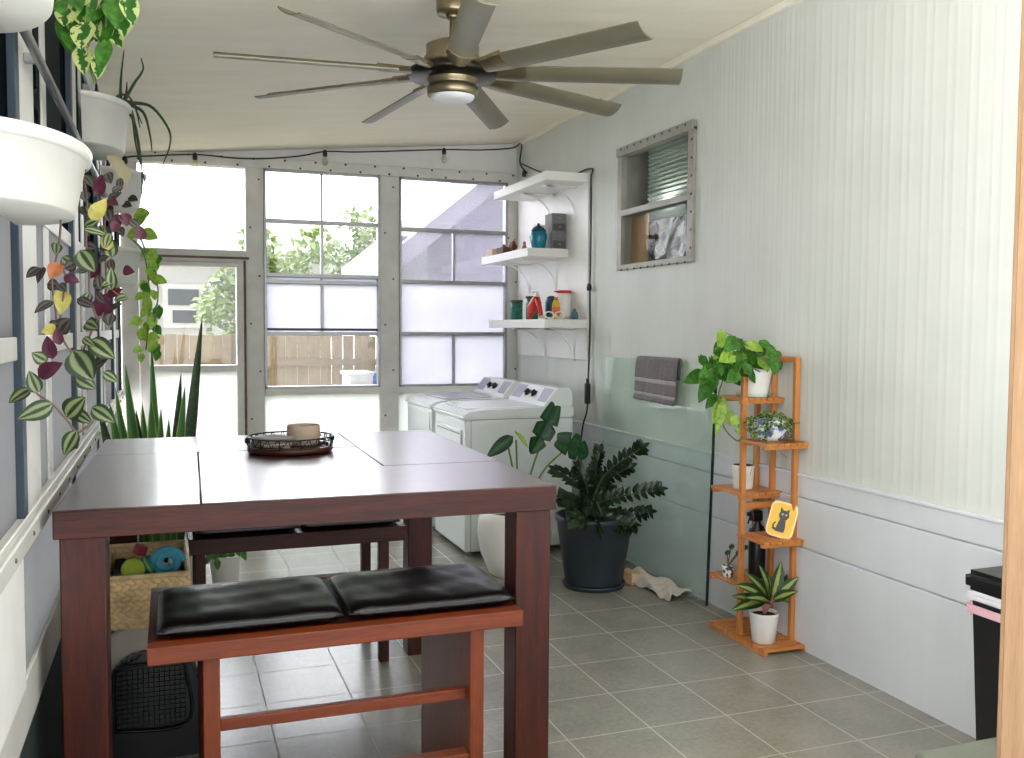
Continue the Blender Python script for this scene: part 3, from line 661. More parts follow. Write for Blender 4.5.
MB().lathe((2.305,5.84,z),[(0,0),(.038,0),(.042,.006),(.05,.04),(.058,.075),(.056,.10),(.046,.118),(.044,.122),(0,.122)],36).build('body',tl,o); MB().lathe((2.305,5.84,z+.119),[(.052,0),(.05,.006),(.036,.024),(.012,.036),(.008,.042),(.009,.05),(0,.054)],30).build('lid',plain('dark_teal_lid',C(20,58,74),.2),o)
o=thing('pitcher','white pitcher standing behind the teal jar on the middle shelf','pitcher',(2.41,6.08,z)); MB().lathe((2.41,6.08,z),[(0,0),(.042,0),(.05,.05),(.042,.12),(.034,.15),(.042,.185),(.038,.185),(.03,.15),(.036,.12),(.044,.05),(.03,.01),(0,.01)],28).build('body','pot',o)
MB().tube(spline([(2.41,6.04,z+.15),(2.41,6.00,z+.15),(2.41,5.985,z+.10),(2.41,6.03,z+.06)],5),.007,8).build('handle','pot',o)
o=thing('rooster_figurine','small red and brown rooster figurine on the middle shelf','figurine',(2.25,6.17,z)); rb=plain('rooster_brown',C(98,54,40),.6,var=.3,scale=40); rr=plain('rooster_red',C(164,44,40),.5,var=.1)
m=MB(); m.lathe((2.25,6.17,z),[(0,0),(.022,0),(.022,.004),(.006,.01),(.006,.018),(.02,.026),(.026,.04),(.02,.055),(.012,.066),(.011,.078),(.0,.085)],18,sy=1.3); m.build('body',rb,o)
m=MB(); m.tube(spline([(2.25,6.19,z+.04),(2.25,6.225,z+.07),(2.25,6.24,z+.055),(2.25,6.245,z+.035)],5),[.008]*16,7); m.lathe((2.25,6.165,z+.083),[(0,-.006),(.008,0),(.005,.010),(0,.012)],8,sx=.5,sy=1.6); m.tube([(2.25,6.155,z+.076),(2.25,6.14,z+.073)],[.004,.001],6); m.build('comb_and_tail',rr,o)
pb=MB(); pb.box((2.215,6.29,z),(2.285,6.43,z+.05),.003); 
for k in range(5): pb.tube([(2.225+.012*k,6.30+.028*k,z+.045),(2.222+.013*k,6.30+.028*k,z+.068)],.007,6)
tag(pb.build('planter_box',plain('dark_brown_box',C(84,58,42),.7,var=.25)),'small dark brown wooden box beside the rooster figurine','box')
tag(MB().box((2.21,6.50,z),(2.29,6.64,z+.052),.006).build('box',plain('pale_tan_box',C(206,186,162),.7,var=.05)),'pale tan box at the far end of the middle shelf','box')
o=MB().lathe((2.255,5.97,z),[(0,0),(.016,0),(.018,.01),(.013,.03),(.008,.036),(.012,.046),(.009,.058),(0,.062)],16); tag(o.build('figurine',plain('brown_pink_clay',C(168,126,108),.7,var=.15)),'tiny brownish clay figurine between the rooster and the teal jar','figurine')
z=ZS3
gl=plain('green_swirl_tin',C(28,112,92),.3,var=.75,scale=55); lidm=plain('dark_lid',C(92,78,56),.4)
for (x,y,h,l) in((2.275,6.17,.135,'green swirl tin with a dark lid at the far end of the lowest shelf'),(2.345,6.05,.16,'taller dark green tin behind the red bottle on the lowest shelf')):
    o=thing('canister',l,'tin',(x,y,z),0); MB().lathe((x,y,z),[(0,0),(.043,0),(.043,h-.01),(0,h-.01)],28).build('body',gl,o); MB().lathe((x,y,z+h-.012),[(.046,0),(.046,.012),(.044,.015),(0,.015)],28).build('lid',lidm,o)
red=plain('red_plastic',C(206,46,36),.35,var=.15); org=plain('orange_trim',C(230,120,70),.4)
o=thing('red_bottle','bright red spray bottle leaning in the middle of the lowest shelf','bottle',(2.265,5.79,z)); 
m=MB(); m.tube(spline([(2.255,5.86,z+.012),(2.26,5.84,z+.06),(2.265,5.80,z+.10),(2.27,5.77,z+.15)],6),[.014,.016,.018,.02,.023,.026,.03,.033,.035,.036,.037,.037,.036,.034,.032,.030,.026,.022,.020],14); m.tube(spline([(2.27,5.76,z+.13),(2.27,5.72,z+.08),(2.275,5.705,z+.012)],5),[.02]*4+[.016]*7,10); m.build('body',red,o)
m=MB(); m.lathe((2.27,5.765,z+.150),[(.02,0),(.02,.012),(.013,.018),(.011,.034),(0,.036)],16); m.tube([(2.27,5.775,z+.184),(2.25,5.82,z+.184)],.008,8); m.build('spray_head','pot',o)
o=MB().lathe((2.385,5.80,z),[(0,0),(.036,0),(.04,.03),(.04,.12),(.03,.15),(.012,.158),(0,.158)],26); tag(o.build('jug',plain('dark_blue_teal',C(26,70,92),.35,var=.2)),'dark teal jug behind the red bottle on the lowest shelf','jug')
o=thing('yellow_bottle','yellow bottle with an orange cap beside the white jug on the lowest shelf','bottle',(2.345,5.62,z)); MB().lathe((2.345,5.62,z),[(0,0),(.024,0),(.026,.02),(.026,.10),(.016,.125),(0,.125)],22).build('body',plain('yellow_plastic',C(226,186,56),.4,var=.1),o); MB().lathe((2.345,5.62,z+.122),[(.014,0),(.014,.022),(0,.024)],16).build('cap',org,o)
MB().lathe((2.345,5.62,z+.03),[(.0268,0),(.0268,.05)],22,closed=False).build('label_band',org,o)
o=thing('jug','white translucent jug with a red lid on the lowest shelf','jug',(2.425,5.68,z)); MB().lathe((2.425,5.68,z),[(0,0),(.042,0),(.046,.03),(.046,.15),(.043,.175),(0,.175)],26).build('body','pot',o); MB().lathe((2.425,5.68,z+.172),[(.046,0),(.05,.008),(.046,.018),(0,.02)],26).box((2.36,5.655,z+.178),(2.40,5.70,z+.188),.003).build('lid',red,o)
o=thing('goggles','clear and white safety goggles lying at the near edge of the lowest shelf','goggles',(2.28,5.53,z)); m=MB()
for x in(2.255,2.325): m.tube([V((x+.03*math.cos(a),5.50+.01*math.sin(a)+.012,z+.026+.022*math.sin(a))) for a in [2*PI*i/18 for i in range(19)]],.005,6)
m.build('rim','pot',o); MB().tube(spline([(2.225,5.515,z+.022),(2.21,5.57,z+.014),(2.27,5.62,z+.012),(2.34,5.60,z+.012),(2.357,5.52,z+.02)],6),.005,6).build('strap',plain('pale_green_strap',C(196,206,190),.6),o)
o=MB().lathe((2.42,5.50,z),[(0,0),(.024,0),(.027,.02),(.02,.045),(.012,.055),(.012,.066),(0,.068)],18); tag(o.build('bottle',plain('blue_grey_bottle',C(76,116,128),.35,var=.1)),'small blue-grey bottle at the near end of the lowest shelf','bottle')
# ------------------------------------------------------------------ string lights
sl=thing('string_lights','black cable of outdoor bulbs along the back wall top and down beside the shelves','string lights',(.9,6.70,2.5))
Yc=6.70
kp=[(112,172),(125,158),(150,156),(195,154.5),(235,158),(265,158.5),(300,156),(325,151.5),(355,152),(395,151),(444,149.5),(480,150),(512,148)]
pts=[AY(x,y,Yc) for x,y in kp]; pts+= [V((2.465,6.60,AX(513,148,2.465).z)),AX(520,163,2.47),AX(527,173,2.47)]
cab=MB().tube(spline(pts,6),.0055,6)
p2=[AX(520,163,2.47),V((2.472,5.9,2.35)),V((2.474,5.40,2.335)),AX(591,180,2.476),AX(591,230,2.474),AX(590,285,2.47),AX(590,330,2.474),AX(588,383,2.466),AX(587,410,2.45),AX(583,425,2.44),AX(581,445,2.43),AX(583,470,2.445),V((2.46,5.2,.35))]
cab.tube(spline(p2,6),.0055,6); cab.build('cable','cable',sl)
for (p,b) in ((AY(195,154.5,Yc),1),(AY(325,151.5,Yc),1),(AY(444,149.5,Yc),1),(AY(125,158,Yc),1),(AX(524,172,2.46),0),(AX(589,285,2.465),0)):
    s=MB().lathe(p+V((0,-.004,-.035)),[(0,0),(.015,0),(.016,.02),(.013,.04),(.006,.046),(0,.046)],14).build('socket','cable',sl)
    if b: MB().lathe(p+V((0,-.004,-.10)),[(0,0),(.012,.004),(.021,.022),(.02,.036),(.011,.058),(.010,.066)],16).build('bulb','bulb',s)
m=MB(); p=AX(587.5,392,2.46); m.box(p+V((-.016,-.016,-.075)),p+V((.016,.016,.055)),.006); m.box(p+V((-.009,-.009,.05)),p+V((.009,.009,.085)),.003); m.build('inline_switch','cable',sl)
# ------------------------------------------------------------------ leaning glass sheet, towel, cloth, wood block
gs=thing('glass_sheet','large pale green glass sheet leaning against the right wall','glass',(2.43,4.55,0))
GY0,GY1,GH=3.905,5.14,1.172; gx=lambda z:2.430+.032*z/GH
m=MB(); m._add([(gx(0)+d,y,0) if k==0 else (gx(GH)+d,y,GH) for d in(0,.008) for y in(GY0+.001,GY1) for k in(0,1)],[(0,1,3,2),(4,6,7,5),(0,4,5,1),(2,3,7,6),(0,2,6,4),(1,5,7,3)]); m.build('pane','glass',gs)
m=MB(); m._add([(gx(k*GH)+d,y,k*GH) for d in(-.0015,.0095) for y in(GY0-.003,GY0+.005) for k in(0,1)],[(0,1,3,2),(4,6,7,5),(0,4,5,1),(2,3,7,6),(0,2,6,4),(1,5,7,3)]); m.build('edge','glassedge',gs)
tw=thing('hand_towel','grey striped hand towel hung over the top edge of the leaning glass sheet','towel',(2.46,4.6,1.17))
ty0,ty1=AX(677,358,2.45).y,AX(637,358,2.45).y
def TW(s,u):   # s: length over the edge from front hem to back hem, u across
    f=.225; y=ty1+(ty1-ty0)*0-(ty1-ty0)*u*(1.0)-.004*math.sin(s*30)
    wv=.004*math.sin(u*17+s*4)+.0025*math.sin(u*41)
    if s<f: zz=GH+.007-(f-s)*(1+.05*u); return V((gx(min(zz,GH))-.012-wv-.012*(1-s/f),y,zz))
    if s<f+.03: a=PI*(s-f)/.03; return V((gx(GH)+.003-.013*math.cos(a),y,GH+.007+.010*math.sin(a)))
    zz=GH+.007-(s-f-.03); return V((gx(zz)+.0165+.001*math.sin(u*20),y,zz))
for nm,mt,a,c in (('terry','towel',0.0,.030),('woven_band','towelband',.030,.043),('terry','towel',.043,.098),('woven_band','towelband',.098,.120),('terry','towel',.120,.36)):
    m=MB(); m.grid(lambda u,v:TW(a+(c-a)*v,u),30,max(3,int((c-a)*120)))
    o=m.build(nm,mt,tw); sd=o.modifiers.new('thick','SOLIDIFY'); sd.thickness=.005; sd.offset=0
ck=MB()
def CK(u,v):
    A=V((2.325,4.47,0)); B=V((2.365,4.03,0)); c=A.lerp(B,v); w=.058+.03*v; a=(u-.5)*PI*1.0
    ht=.066*(1-.35*v)*(.25+.75*math.cos(a)) + .010*math.sin(v*13+u*9)+.006*math.sin(v*31-u*17)
    side=math.sin(a)*w*(1+.12*math.sin(v*11+u*3))
    return V((c.x+side*.95-.012*math.sin(v*7),c.y+side*.35,max(.004,ht*.95)))
ck.grid(CK,34,50); ob=ck.build('floor_cloth','fabric'); sd=ob.modifiers.new('thick','SOLIDIFY'); sd.thickness=.004; sd.offset=-1
tag(ob,'crumpled beige cloth lying on the tiles along the foot of the glass sheet','cloth')
tag(MB().box((2.245,4.345,0),(2.30,4.46,.062),.003,rot=(0,0,.15)).build('wood_block','wood_light'),'pale wood block on the floor between the navy pot and the beige cloth','wood block')
# ------------------------------------------------------------------ trash can
tc=thing('trash_can','black trash can with white and pink liner under its lid by the right wall','trash can',(2.30,1.94,0))
def taper(x0,x1,y0,y1,z0,z1,t,bev):
    m=MB(); bv,fs=m._add([(x0+t,y0+t,z0),(x0,y0,z1),(x0+t,y1-t,z0),(x0,y1,z1),(x1-t,y0+t,z0),(x1,y0,z1),(x1-t,y1-t,z0),(x1,y1,z1)],[(0,1,3,2),(4,6,7,5),(0,4,5,1),(2,3,7,6),(0,2,6,4),(1,5,7,3)])
    r=bmesh.ops.bevel(m.b,geom=list(set(e for f in fs for e in f.edges)),offset=bev,segments=3,affect='EDGES')
    return m
tx0,tx1,tyA,tyB=2.11,2.44,1.79,2.05
taper(tx0+.012,tx1-.012,tyA+.012,tyB-.012,0,.60,.022,.02).build('bin','black',tc)
taper(tx0+.006,tx1-.006,tyA+.006,tyB-.006,.578,.607,.001,.01).build('white_liner',plain('white_liner',C(222,220,224),.5,bump=.3),tc); taper(tx0+.008,tx1-.008,tyA+.008,tyB-.008,.535,.578,.001,.01).build('pink_liner',plain('pink_liner',C(206,164,172),.5,bump=.3),tc)
taper(tx0,tx1,tyA,tyB,.605,.665,-.0,.018).build('lid','black',tc)
# ------------------------------------------------------------------ plants
def lobed(m,base,tip,nrm,wid,cuts=4):
    """split monstera leaf: outline with notches between fingers"""
    base,tip,nrm=V(base),V(tip),V(nrm); ax=tip-base; L=ax.length; d=ax.normalized(); nrm=(nrm-d*nrm.dot(d)).normalized(); sd=d.cross(nrm)
    for s in(-1,1):
        n=48
        def edge(v):
            w=wid/2*(math.sin(PI*min(1,(v*.92+.10)))**.55)
            k=(v*cuts+.15)%1.0
            if .12<v<.93 and k<.26: w*=.34+.25*(k/.26 if k>.13 else 1-k/.13)
            return w
        def P(u,v):
            w=edge(v); t=u*w; back=-.14*L*u*max(0,1-v/.25)
            return base+d*(L*v+back+.10*L*u*u)+sd*(s*t)+nrm*(.10*t-.30*L*v*v+.10*L*v)
        m.grid(P,5,n)
def pot_lathe(c,rt,rb,h,th=.008): return MB().lathe(c,[(0,0),(rb*.94,0),(rb,.006),(rt*.98,h-.012),(rt,h-.004),(rt-.002,h),(rt-th,h),(rt-th-.004,h*.72),(0,h*.72)],44)
def soil(c,r,z): return MB().lathe((c[0],c[1],c[2]+z-.01),[(0,0),(r,0),(r*.98,.012),(r*.5,.018),(0,.018)],28)
def stemleaf_plant(): pass
# zz plant in the navy pot
zz=thing('zz_plant','dark leafy zz plant in a large navy ribbed pot on the floor','potted plant',(2.07,4.42,0)); pcn=(2.07,4.42,0)
MB().lathe(pcn,[(0,.016),(.146,.016),(.150,.03),(.198,.345),(.204,.35),(.206,.372),(.200,.376),(.190,.374),(.186,.30),(0,.30)],56).build('pot','navypot',zz)
MB().lathe(pcn,[(0,0),(.156,0),(.166,.022),(.160,.024),(.15,.014),(0,.014)],44).build('saucer','navylite',zz); soil(pcn,.187,.315).build('soil','soil',zz)
st=MB(); lf=MB(); lf.norecalc=True; rs=random.Random(3)
tips=[AY(640,449,4.30),AY(657,490,4.22),AY(628,468,4.45),AY(577,468,4.35),AY(586,505,4.20),AY(561,498,4.25),AY(600,452,4.58),AY(648,512,4.45),AY(612,490,4.55),AY(570,520,4.16),AY(632,525,4.15),AY(556,470,4.62),AY(600,530,4.12)]
for k,T in enumerate(tips):
    B=V((2.07+rs.uniform(-.07,.07),4.42+rs.uniform(-.07,.07),.31)); d=T-B; mid=B+d*.5+V((-d.x*.22,-d.y*.22,d.z*.12))
    P=spline([B,mid,T],9); st.tube(P,[.008-.0055*i/(len(P)-1) for i in range(len(P))],6)
    n=len(P)
    for i in range(4,n):
        tg=(P[min(i+1,n-1)]-P[i-1]).normalized(); sd=tg.cross(V((.2,-1,.25))).normalized()
        for s in(-1,1):
            L=rs.uniform(.058,.082)*(1-.25*i/n); dr=(tg*.62+sd*s*.8+V((0,0,rs.uniform(-.1,.25)))).normalized()
            lf.leaf(P[i],P[i]+dr*L,V((rs.uniform(-.3,.3),-.7,.75)),L*.66,'ovate',.2,.25,5)
    lf.leaf(P[-1],P[-1]+(P[-1]-P[-2]).normalized()*.06,V((0,-.7,.7)),.03,'ovate',.1,.2,5)
st.build('stem','darkstem',zz); lf.build('leaves','zz',zz)
# monstera in the white pot
mo=thing('monstera','young monstera with a few split leaves in a white egg-shaped pot near the dryer','potted plant',(1.76,4.78,0)); c=(1.76,4.78,0)
MB().lathe(c,[(0,0),(.125,0),(.14,.01),(.185,.12),(.205,.23),(.200,.30),(.185,.345),(.178,.35),(.170,.345),(.175,.28),(0,.28)],48).build('pot','pot',mo); soil(c,.172,.295).build('soil','soil',mo)
st=MB(); lf=MB(); lf.norecalc=True
def pet(T,out=.0):
    B=V((c[0]+.02,c[1],.30)); T=V(T); st.tube(spline([B,B.lerp(T,.55)+V((0,0,.05)),T],8),.0055,7); return T
T=pet(AY(549,428,4.72)); lobed(lf,AY(555,406,4.71)+V((0,0,0)),AY(536,450,4.66),V((.1,-1,.25)),.125,3)
T=pet(AY(562,452,4.60)); lobed(lf,AY(557,440,4.62),AY(588,452,4.58),V((0,-1,.4)),.15,3)
T=pet(AY(508,446,4.74)); lf.leaf(AY(513,436,4.74),AY(487,457,4.70),V((.1,-1,.5)),.075,'ovate',.1,.2,8)
T=pet(AY(516,440,4.76)); st.build('stem','stem',mo); lf.build('leaves','monstera',mo)
y=MB(); y.norecalc=True; y.leaf(AY(515,431,4.76),AY(529,448,4.72),V((.4,-1,.2)),.03,'lance',.1,.5,7); y.tube([AY(515,431,4.76),AY(522,440,4.745)],.006,7); y.build('rolled_young_leaf','pothosyoung',mo)
# white pot with trailing leaves on the floor beyond the far bench
tp=thing('trailing_plant','small green trailing plant in a white pot on the floor beyond the far bench','potted plant',(.255,5.02,0)); c=(.255,5.02,0)
pot_lathe(c,.082,.062,.165).build('pot','pot',tp); soil(c,.07,.14).build('soil','soil',tp); lf=MB(); lf.norecalc=True; st=MB(); rs=random.Random(8)
for k in range(6):
    a=rs.uniform(-2.6,.2); P=spline([c+V((0,0,.14)) if False else V((c[0],c[1],.14)),V((c[0]+.06*math.cos(a),c[1]+.06*math.sin(a),.21)),V((c[0]+.12*math.cos(a),c[1]+.12*math.sin(a),.15+.02*k%3))],5); st.tube(P,.003,5)
    for q in P[3::3]: lf.leaf(q,q+V((math.cos(a)*.03+rs.uniform(-.03,.03),-.02,-.045)),V((0,-1,.5)),.034,'heart',.2,.2,5)
st.build('stem','stem',tp); lf.build('leaves','pothos',tp)
# snake plant behind the table, left
sn=thing('snake_plant','tall snake plant with upright sword leaves behind the left end of the table','potted plant',(-.045,4.48,0)); c=(-.045,4.48,0)
pot_lathe(c,.155,.12,.34).build('pot','potgrey',sn); soil(c,.14,.29).build('soil','soil',sn)
lf=MB(); lf.norecalc=True; ld=MB(); ld.norecalc=True
for (tx,ty,yy,bx,w,dark) in ((201,315,4.42,.10,.050,1),(150,345,4.62,.0,.045,0),(124,365,4.50,-.07,.055,0),(150,398,4.35,-.02,.062,0),(160,408,4.45,.0,.05,0),(184,385,4.40,.06,.05,0),(180,372,4.48,.05,.045,1),(168,418,4.4,.03,.05,0),(108,402,4.45,-.1,.06,0),(114,388,4.55,-.09,.05,0),(135,410,4.5,-.05,.055,1),(97,405,4.33,-.12,.055,1),(176,420,4.55,.03,.05,1),(141,402,4.6,-.04,.05,0)):
    T=AY(tx,ty,yy); B=V((c[0]+bx*.75,c[1]+(yy-4.48)*.6,.30)); (ld if dark else lf).leaf(B,T,V((-.25,-1,.1)),w,'sword',.04,.35,12)
lf.build('leaves','sword',sn); ld.build('dark_leaves','sworddark',sn)
# ------------------------------------------------------------------ bamboo plant stand and what stands on it
PX0,PX1,PY0,PY1=2.282,2.458,3.215,3.415
ps=thing('plant_stand','narrow bamboo plant stand with staggered shelves against the right wall','plant stand',(2.375,3.41,0)); h=.011
for x,y,zt in((PX0+.012,3.415,1.226),(2.462,3.44,1.205),(2.462,3.285,1.226),(2.462,3.56,1.037)): MB().box((x-h,y-h,.0),(x+h,y+h,zt),.002).build('post','bamboo2',ps)
MB().box((PX0+.023,3.405,1.205),(2.473,3.45,1.226),.002).build('top_bar','bamboo0',ps); MB().box((2.451,3.296,1.205),(2.473,3.405,1.226),.002).build('top_bar','bamboo1',ps); MB().box((PX0+.023,3.41,.572),(2.451,3.432,.60),.002).build('cross_bar','bamboo0',ps)
def tier(name,y0,y1,z,n):
    m=MB(); w=(PX1+.03-(PX0-.008))/n
    for y in(y0+.006,y1-.03): m.box((PX0-.008,y,z-.026),(PX1+.028,y+.02,z-.013),.002)
    for i in range(n): m.box((PX0-.008+w*i+.002,y0,z-.013),(PX0-.008+w*(i+1)-.002,y1,z),.0015)
    return m.build(name,'bamboo1',ps)
tier('shelf',3.395,3.60,1.05,7); tier('shelf',3.395,3.635,.642,7); tier('shelf',3.395,3.635,.248,7); tier('shelf',3.225,3.425,.874,7); tier('shelf',3.225,3.425,.468,7)
m=MB()
for i in range(14): m.box((2.272,3.205+.0305*i,.014),(2.486,3.205+.0305*i+.021,.028),.0015)
for x in(2.272,2.466): m.box((x,3.203,.0),(x+.02,3.632,.014),.002)
m.build('base','bamboo0',ps)
# pothos on top
po=thing('pothos','bushy green pothos trailing from a white pot on top of the bamboo stand','potted plant',(2.372,3.45,1.051)); c=(2.372,3.45,1.051)
MB().lathe(c,[(0,0),(.05,0),(.052,.004),(.068,.10),(.07,.125),(.064,.125),(.06,.10),(0,.095)],36).build('pot','pot',po)
MB().lathe(c,[(.052,.001),(.076,.004),(.085,.02),(.083,.02),(.074,.007),(.052,.004)],36,closed=False).build('saucer','glass',po); soil(c,.06,.108).build('soil','soil',po)
st=MB(); lf=MB(); lf.norecalc=True; ly=MB(); ly.norecalc=True; rs=random.Random(12); B=V((2.372,3.45,1.16))
spec=[((704,374),(684,382),3.62,.07,0),((712,378),(699,402),3.58,.075,0),((716,396),(706,408),3.58,.05,0),((721,402),(713,424),3.55,.055,1),((724,400),(716,436),3.53,.045,1),((728,410),(730,426),3.52,.045,1),((731,421),(742,420),3.45,.05,1),((736,430),(745,432),3.45,.035,1)]
for (a,b,yy,wd,k) in spec: (ly if k else lf).leaf(AY(*a,yy),AY(*b,yy-.02),V((-.35,-1,.35)),wd,'heart',.15,.2,7)
for pp in (((768,372,3.36),(745,350,3.42),(722,362,3.52),(704,374,3.60)),((760,372,3.38),(735,362,3.46),(719,392,3.53),(722,420,3.52),(727,432,3.48),(738,441,3.42),(743,436,3.40)),((765,370,3.36),(750,350,3.34),(745,342,3.34))): st.tube(spline([AY(*q) for q in pp],6),.003,6)
for k in range(78):
    px=735+rs.gauss(0,18); py=366-abs(rs.gauss(0,1))*13+ (px-735)*-.0+rs.uniform(-6,14); yy=3.44+rs.uniform(-.12,.12)
    if px>772: continue
    q=AY(px,py,yy); a=rs.uniform(-2.9,-.1); d=V((math.cos(a)*.8-.25,-.35,rs.uniform(-.9,.15))).normalized(); L=rs.uniform(.05,.085)
    (ly if rs.random()<.2 else lf).leaf(q,q+d*L,V((rs.uniform(-.5,.3),-1,rs.uniform(.2,1))),L*.8,'heart',.2,.2,6)
    if k%3==0: st.tube(spline([B+V((rs.uniform(-.02,.02),rs.uniform(-.02,.02),0)),B.lerp(q,.5)+V((0,0,.05)),q],5),.0022,5)
for (px,py,yy) in ((752,343,3.36),(760,342,3.32),(766,347,3.30),(770,355,3.28),(764,360,3.30),(757,352,3.34),(773,362,3.27),(748,352,3.36)):
    q=AY(px,py,yy); d=V((rs.uniform(-.2,.6),-.3,rs.uniform(-.8,0))).normalized(); lf.leaf(q,q+d*.06,V((.1,-1,.6)),.05,'heart',.2,.2,6); st.tube(spline([B,B.lerp(q,.5)+V((0,0,.03)),q],4),.0022,5)
st.build('stem','stem',po); lf.build('leaves','pothos',po); ly.build('young_leaves','pothosyoung',po)
# ivy in the patterned pot
t=NT('blue_white_porcelain'); f=t.noise(t.coords((1,1,1)),28,3); t.bsdf(t.ramp(f,(.50,C(236,236,236)),(.56,C(92,110,160))),.2,0,.5)
iv=thing('ivy','small-leaved ivy spilling over a blue and white pot on the upper right stand shelf','potted plant',(2.368,3.33,.875)); c=(2.368,3.33,.875)
MB().lathe(c,[(0,0),(.045,0),(.062,.02),(.07,.05),(.066,.085),(.058,.095),(.054,.09),(.058,.07),(0,.07)],32).build('pot',t.m,iv)
lf=MB(); lf.norecalc=True; rs=random.Random(5)
for k in range(330):
    a=rs.uniform(0,2*PI); r=abs(rs.gauss(0,.035))+.01; drop=0
    if rs.random()<.55: r=.07+rs.uniform(0,.012); drop=rs.uniform(0,.075)*( .35 if -2.2<a-2*PI*(a>PI)<-.9 else 1)
    q=V((c[0]+r*math.cos(a),c[1]+r*math.sin(a)*1.1,c[2]+.112-.45*max(0,r-.03)-drop+rs.uniform(-.008,.012)))
    if q.x>2.48: continue
    d=V((math.cos(a),math.sin(a),rs.uniform(-1,.2))).normalized(); L=rs.uniform(.012,.022); lf.leaf(q,q+d*L,V((math.cos(a)*.5,math.sin(a)*.5-.4,.6)),L*.9,'round',.1,.1,4)
for k in range(26): q=V((2.29+rs.uniform(-.01,.17),3.225+rs.uniform(-.01,.06),.880)); lf.leaf(q,q+V((rs.uniform(-.02,.02),-.015,.004)),V((0,0,1)),.014,'round',.1,.1,4)
lf.build('leaves','ivy',iv)
vp=MB()
for (a,b) in(((757,448),(750,475)),((778,450),(787,458)),((768,450),(770,468))):
    P=[AY(a[0],a[1]-4,3.222),AY(*a,3.212),AY(*b,3.21)]; vp.tube(spline(P,4),.0012,5)
vp.build('hanging_stem','stem',iv)
# plain white pot, tin, bottle, succulent, aglaonema
wp=thing('flower_pot','small plain white pot without foliage on the middle left stand shelf','pot',(2.36,3.51,.643)); c=(2.36,3.51,.643); pot_lathe(c,.05,.042,.105,.005).build('body','pot',wp); MB().lathe((c[0],c[1],c[2]+.088),[(0,0),(.044,0),(.044,.016),(0,.018)],24).build('soil','soil',wp)
tn=thing('cat_tin','yellow rounded tin with a black cat picture leaning on a bamboo post','tin',(2.39,3.30,.47)); 
R=Matrix.Rotation(math.radians(-40),3,'Z')@Matrix.Rotation(math.radians(-16),3,'X')@Matrix.Rotation(math.radians(12),3,'Y'); O=V((2.386,3.29,.468))
def rr(w,hh,r,n=6):
    P=[]
    for (sx,sy,a0) in((1,1,0),(-1,1,PI/2),(-1,-1,PI),(1,-1,1.5*PI)):
        for i in range(n+1): a=a0+PI/2*i/n; P.append((sx*(w-r)+r*math.cos(a),sy*(hh-r)+r*math.sin(a)))
    return P
def plate(m,poly,y0,y1,dz=.078):
    n=len(poly); vs=[O+R@V((x,y0,z+dz)) for x,z in poly]+[O+R@V((x,y1,z+dz)) for x,z in poly]
    m._add(vs,[tuple(range(n)),tuple(range(n,2*n))[::-1]]+[(i,(i+1)%n,n+(i+1)%n,n+i) for i in range(n)]); return m
plate(MB(),rr(.056,.075,.028),0,.026).build('body',plain('tin_rim_cream',C(206,176,130),.3,.3,var=.05),tn)
plate(MB(),rr(.050,.068,.024),-.0012,0).build('yellow_face',plain('yellow_enamel',C(238,188,30),.35,var=.04),tn)
catm=MB(); circ=lambda cx,cz,r,n=20,sx=1:[(cx+sx*r*math.cos(2*PI*i/n),cz+r*math.sin(2*PI*i/n)) for i in range(n)]
plate(catm,circ(.004,.020,.021),-.0024,-.0012); plate(catm,[(-.014,.032),(-.016,.052),(-.002,.040)],-.0024,-.0012); plate(catm,[(.008,.040),(.022,.050),(.021,.030)],-.0024,-.0012)
plate(catm,[(-.008,.006),(.014,.006),(.020,-.030),(.018,-.052),(-.018,-.052),(-.016,-.030)],-.0023,-.0012); plate(catm,[(-.016,-.050),(-.030,-.046),(-.034,-.030),(-.028,-.016),(-.020,-.012),(-.022,-.018),(-.027,-.028),(-.025,-.036),(-.016,-.040)],-.0022,-.0012)
catm.build('cat_picture','black',tn)
em=MB(); plate(em,circ(-.003,.023,.004,10),-.0032,-.0024); plate(em,circ(.012,.023,.004,10),-.0032,-.0024); em.build('cat_eyes',plain('cat_eye_yellow',C(214,190,110),.4),tn)
sb=thing('spray_bottle','slim black spray bottle standing on the lowest left stand shelf','bottle',(2.425,3.49,.249)); c=(2.425,3.49,.249)
MB().lathe(c,[(0,0),(.034,0),(.036,.006),(.036,.21),(.030,.225),(.014,.24),(.014,.25),(0,.25)],28).build('body','black',sb); MB().box((2.39,3.475,.499),(2.445,3.505,.545),.006).box((2.372,3.483,.522),(2.395,3.497,.540),.003).tube([(2.388,3.49,.52),(2.376,3.49,.49)],.004,6).build('spray_head','black',sb)
su=thing('succulent','tiny branching succulent in a painted cup on the lowest left stand shelf','potted plant',(2.305,3.53,.249)); c=(2.305,3.53,.249)
t=NT('painted_cup'); t.bsdf(t.ramp(t.noise(t.coords((1,1,1)),45,2),(.48,C(228,228,224)),(.55,C(50,48,54))),.3); pot_lathe(c,.028,.022,.052,.004).build('cup',t.m,su)
st=MB(); lf=MB(); lf.norecalc=True; rs=random.Random(2)
for T in((727,553),(731,547),(738,553),(745,548)):
    P=spline([V(c)+V((0,0,.045)),AY(*T,3.53).lerp(V(c)+V((0,0,.06)),.5),AY(*T,3.53)],4); st.tube(P,.0028,6)
    for k in range(8): a=2*PI*k/8; q=P[-1]; lf.leaf(q,q+V((math.cos(a)*.018,-.005,math.sin(a)*.014+.004)),V((0,-1,.5)),.009,'lance',.0,.2,4)
st.build('stem','redstem',su); lf.build('leaves','monstera',su)
ag=thing('aglaonema','broad-leaved aglaonema with yellow-green midribs in a white pot on the stand base','potted plant',(2.335,3.30,.029)); c=(2.335,3.30,.029)
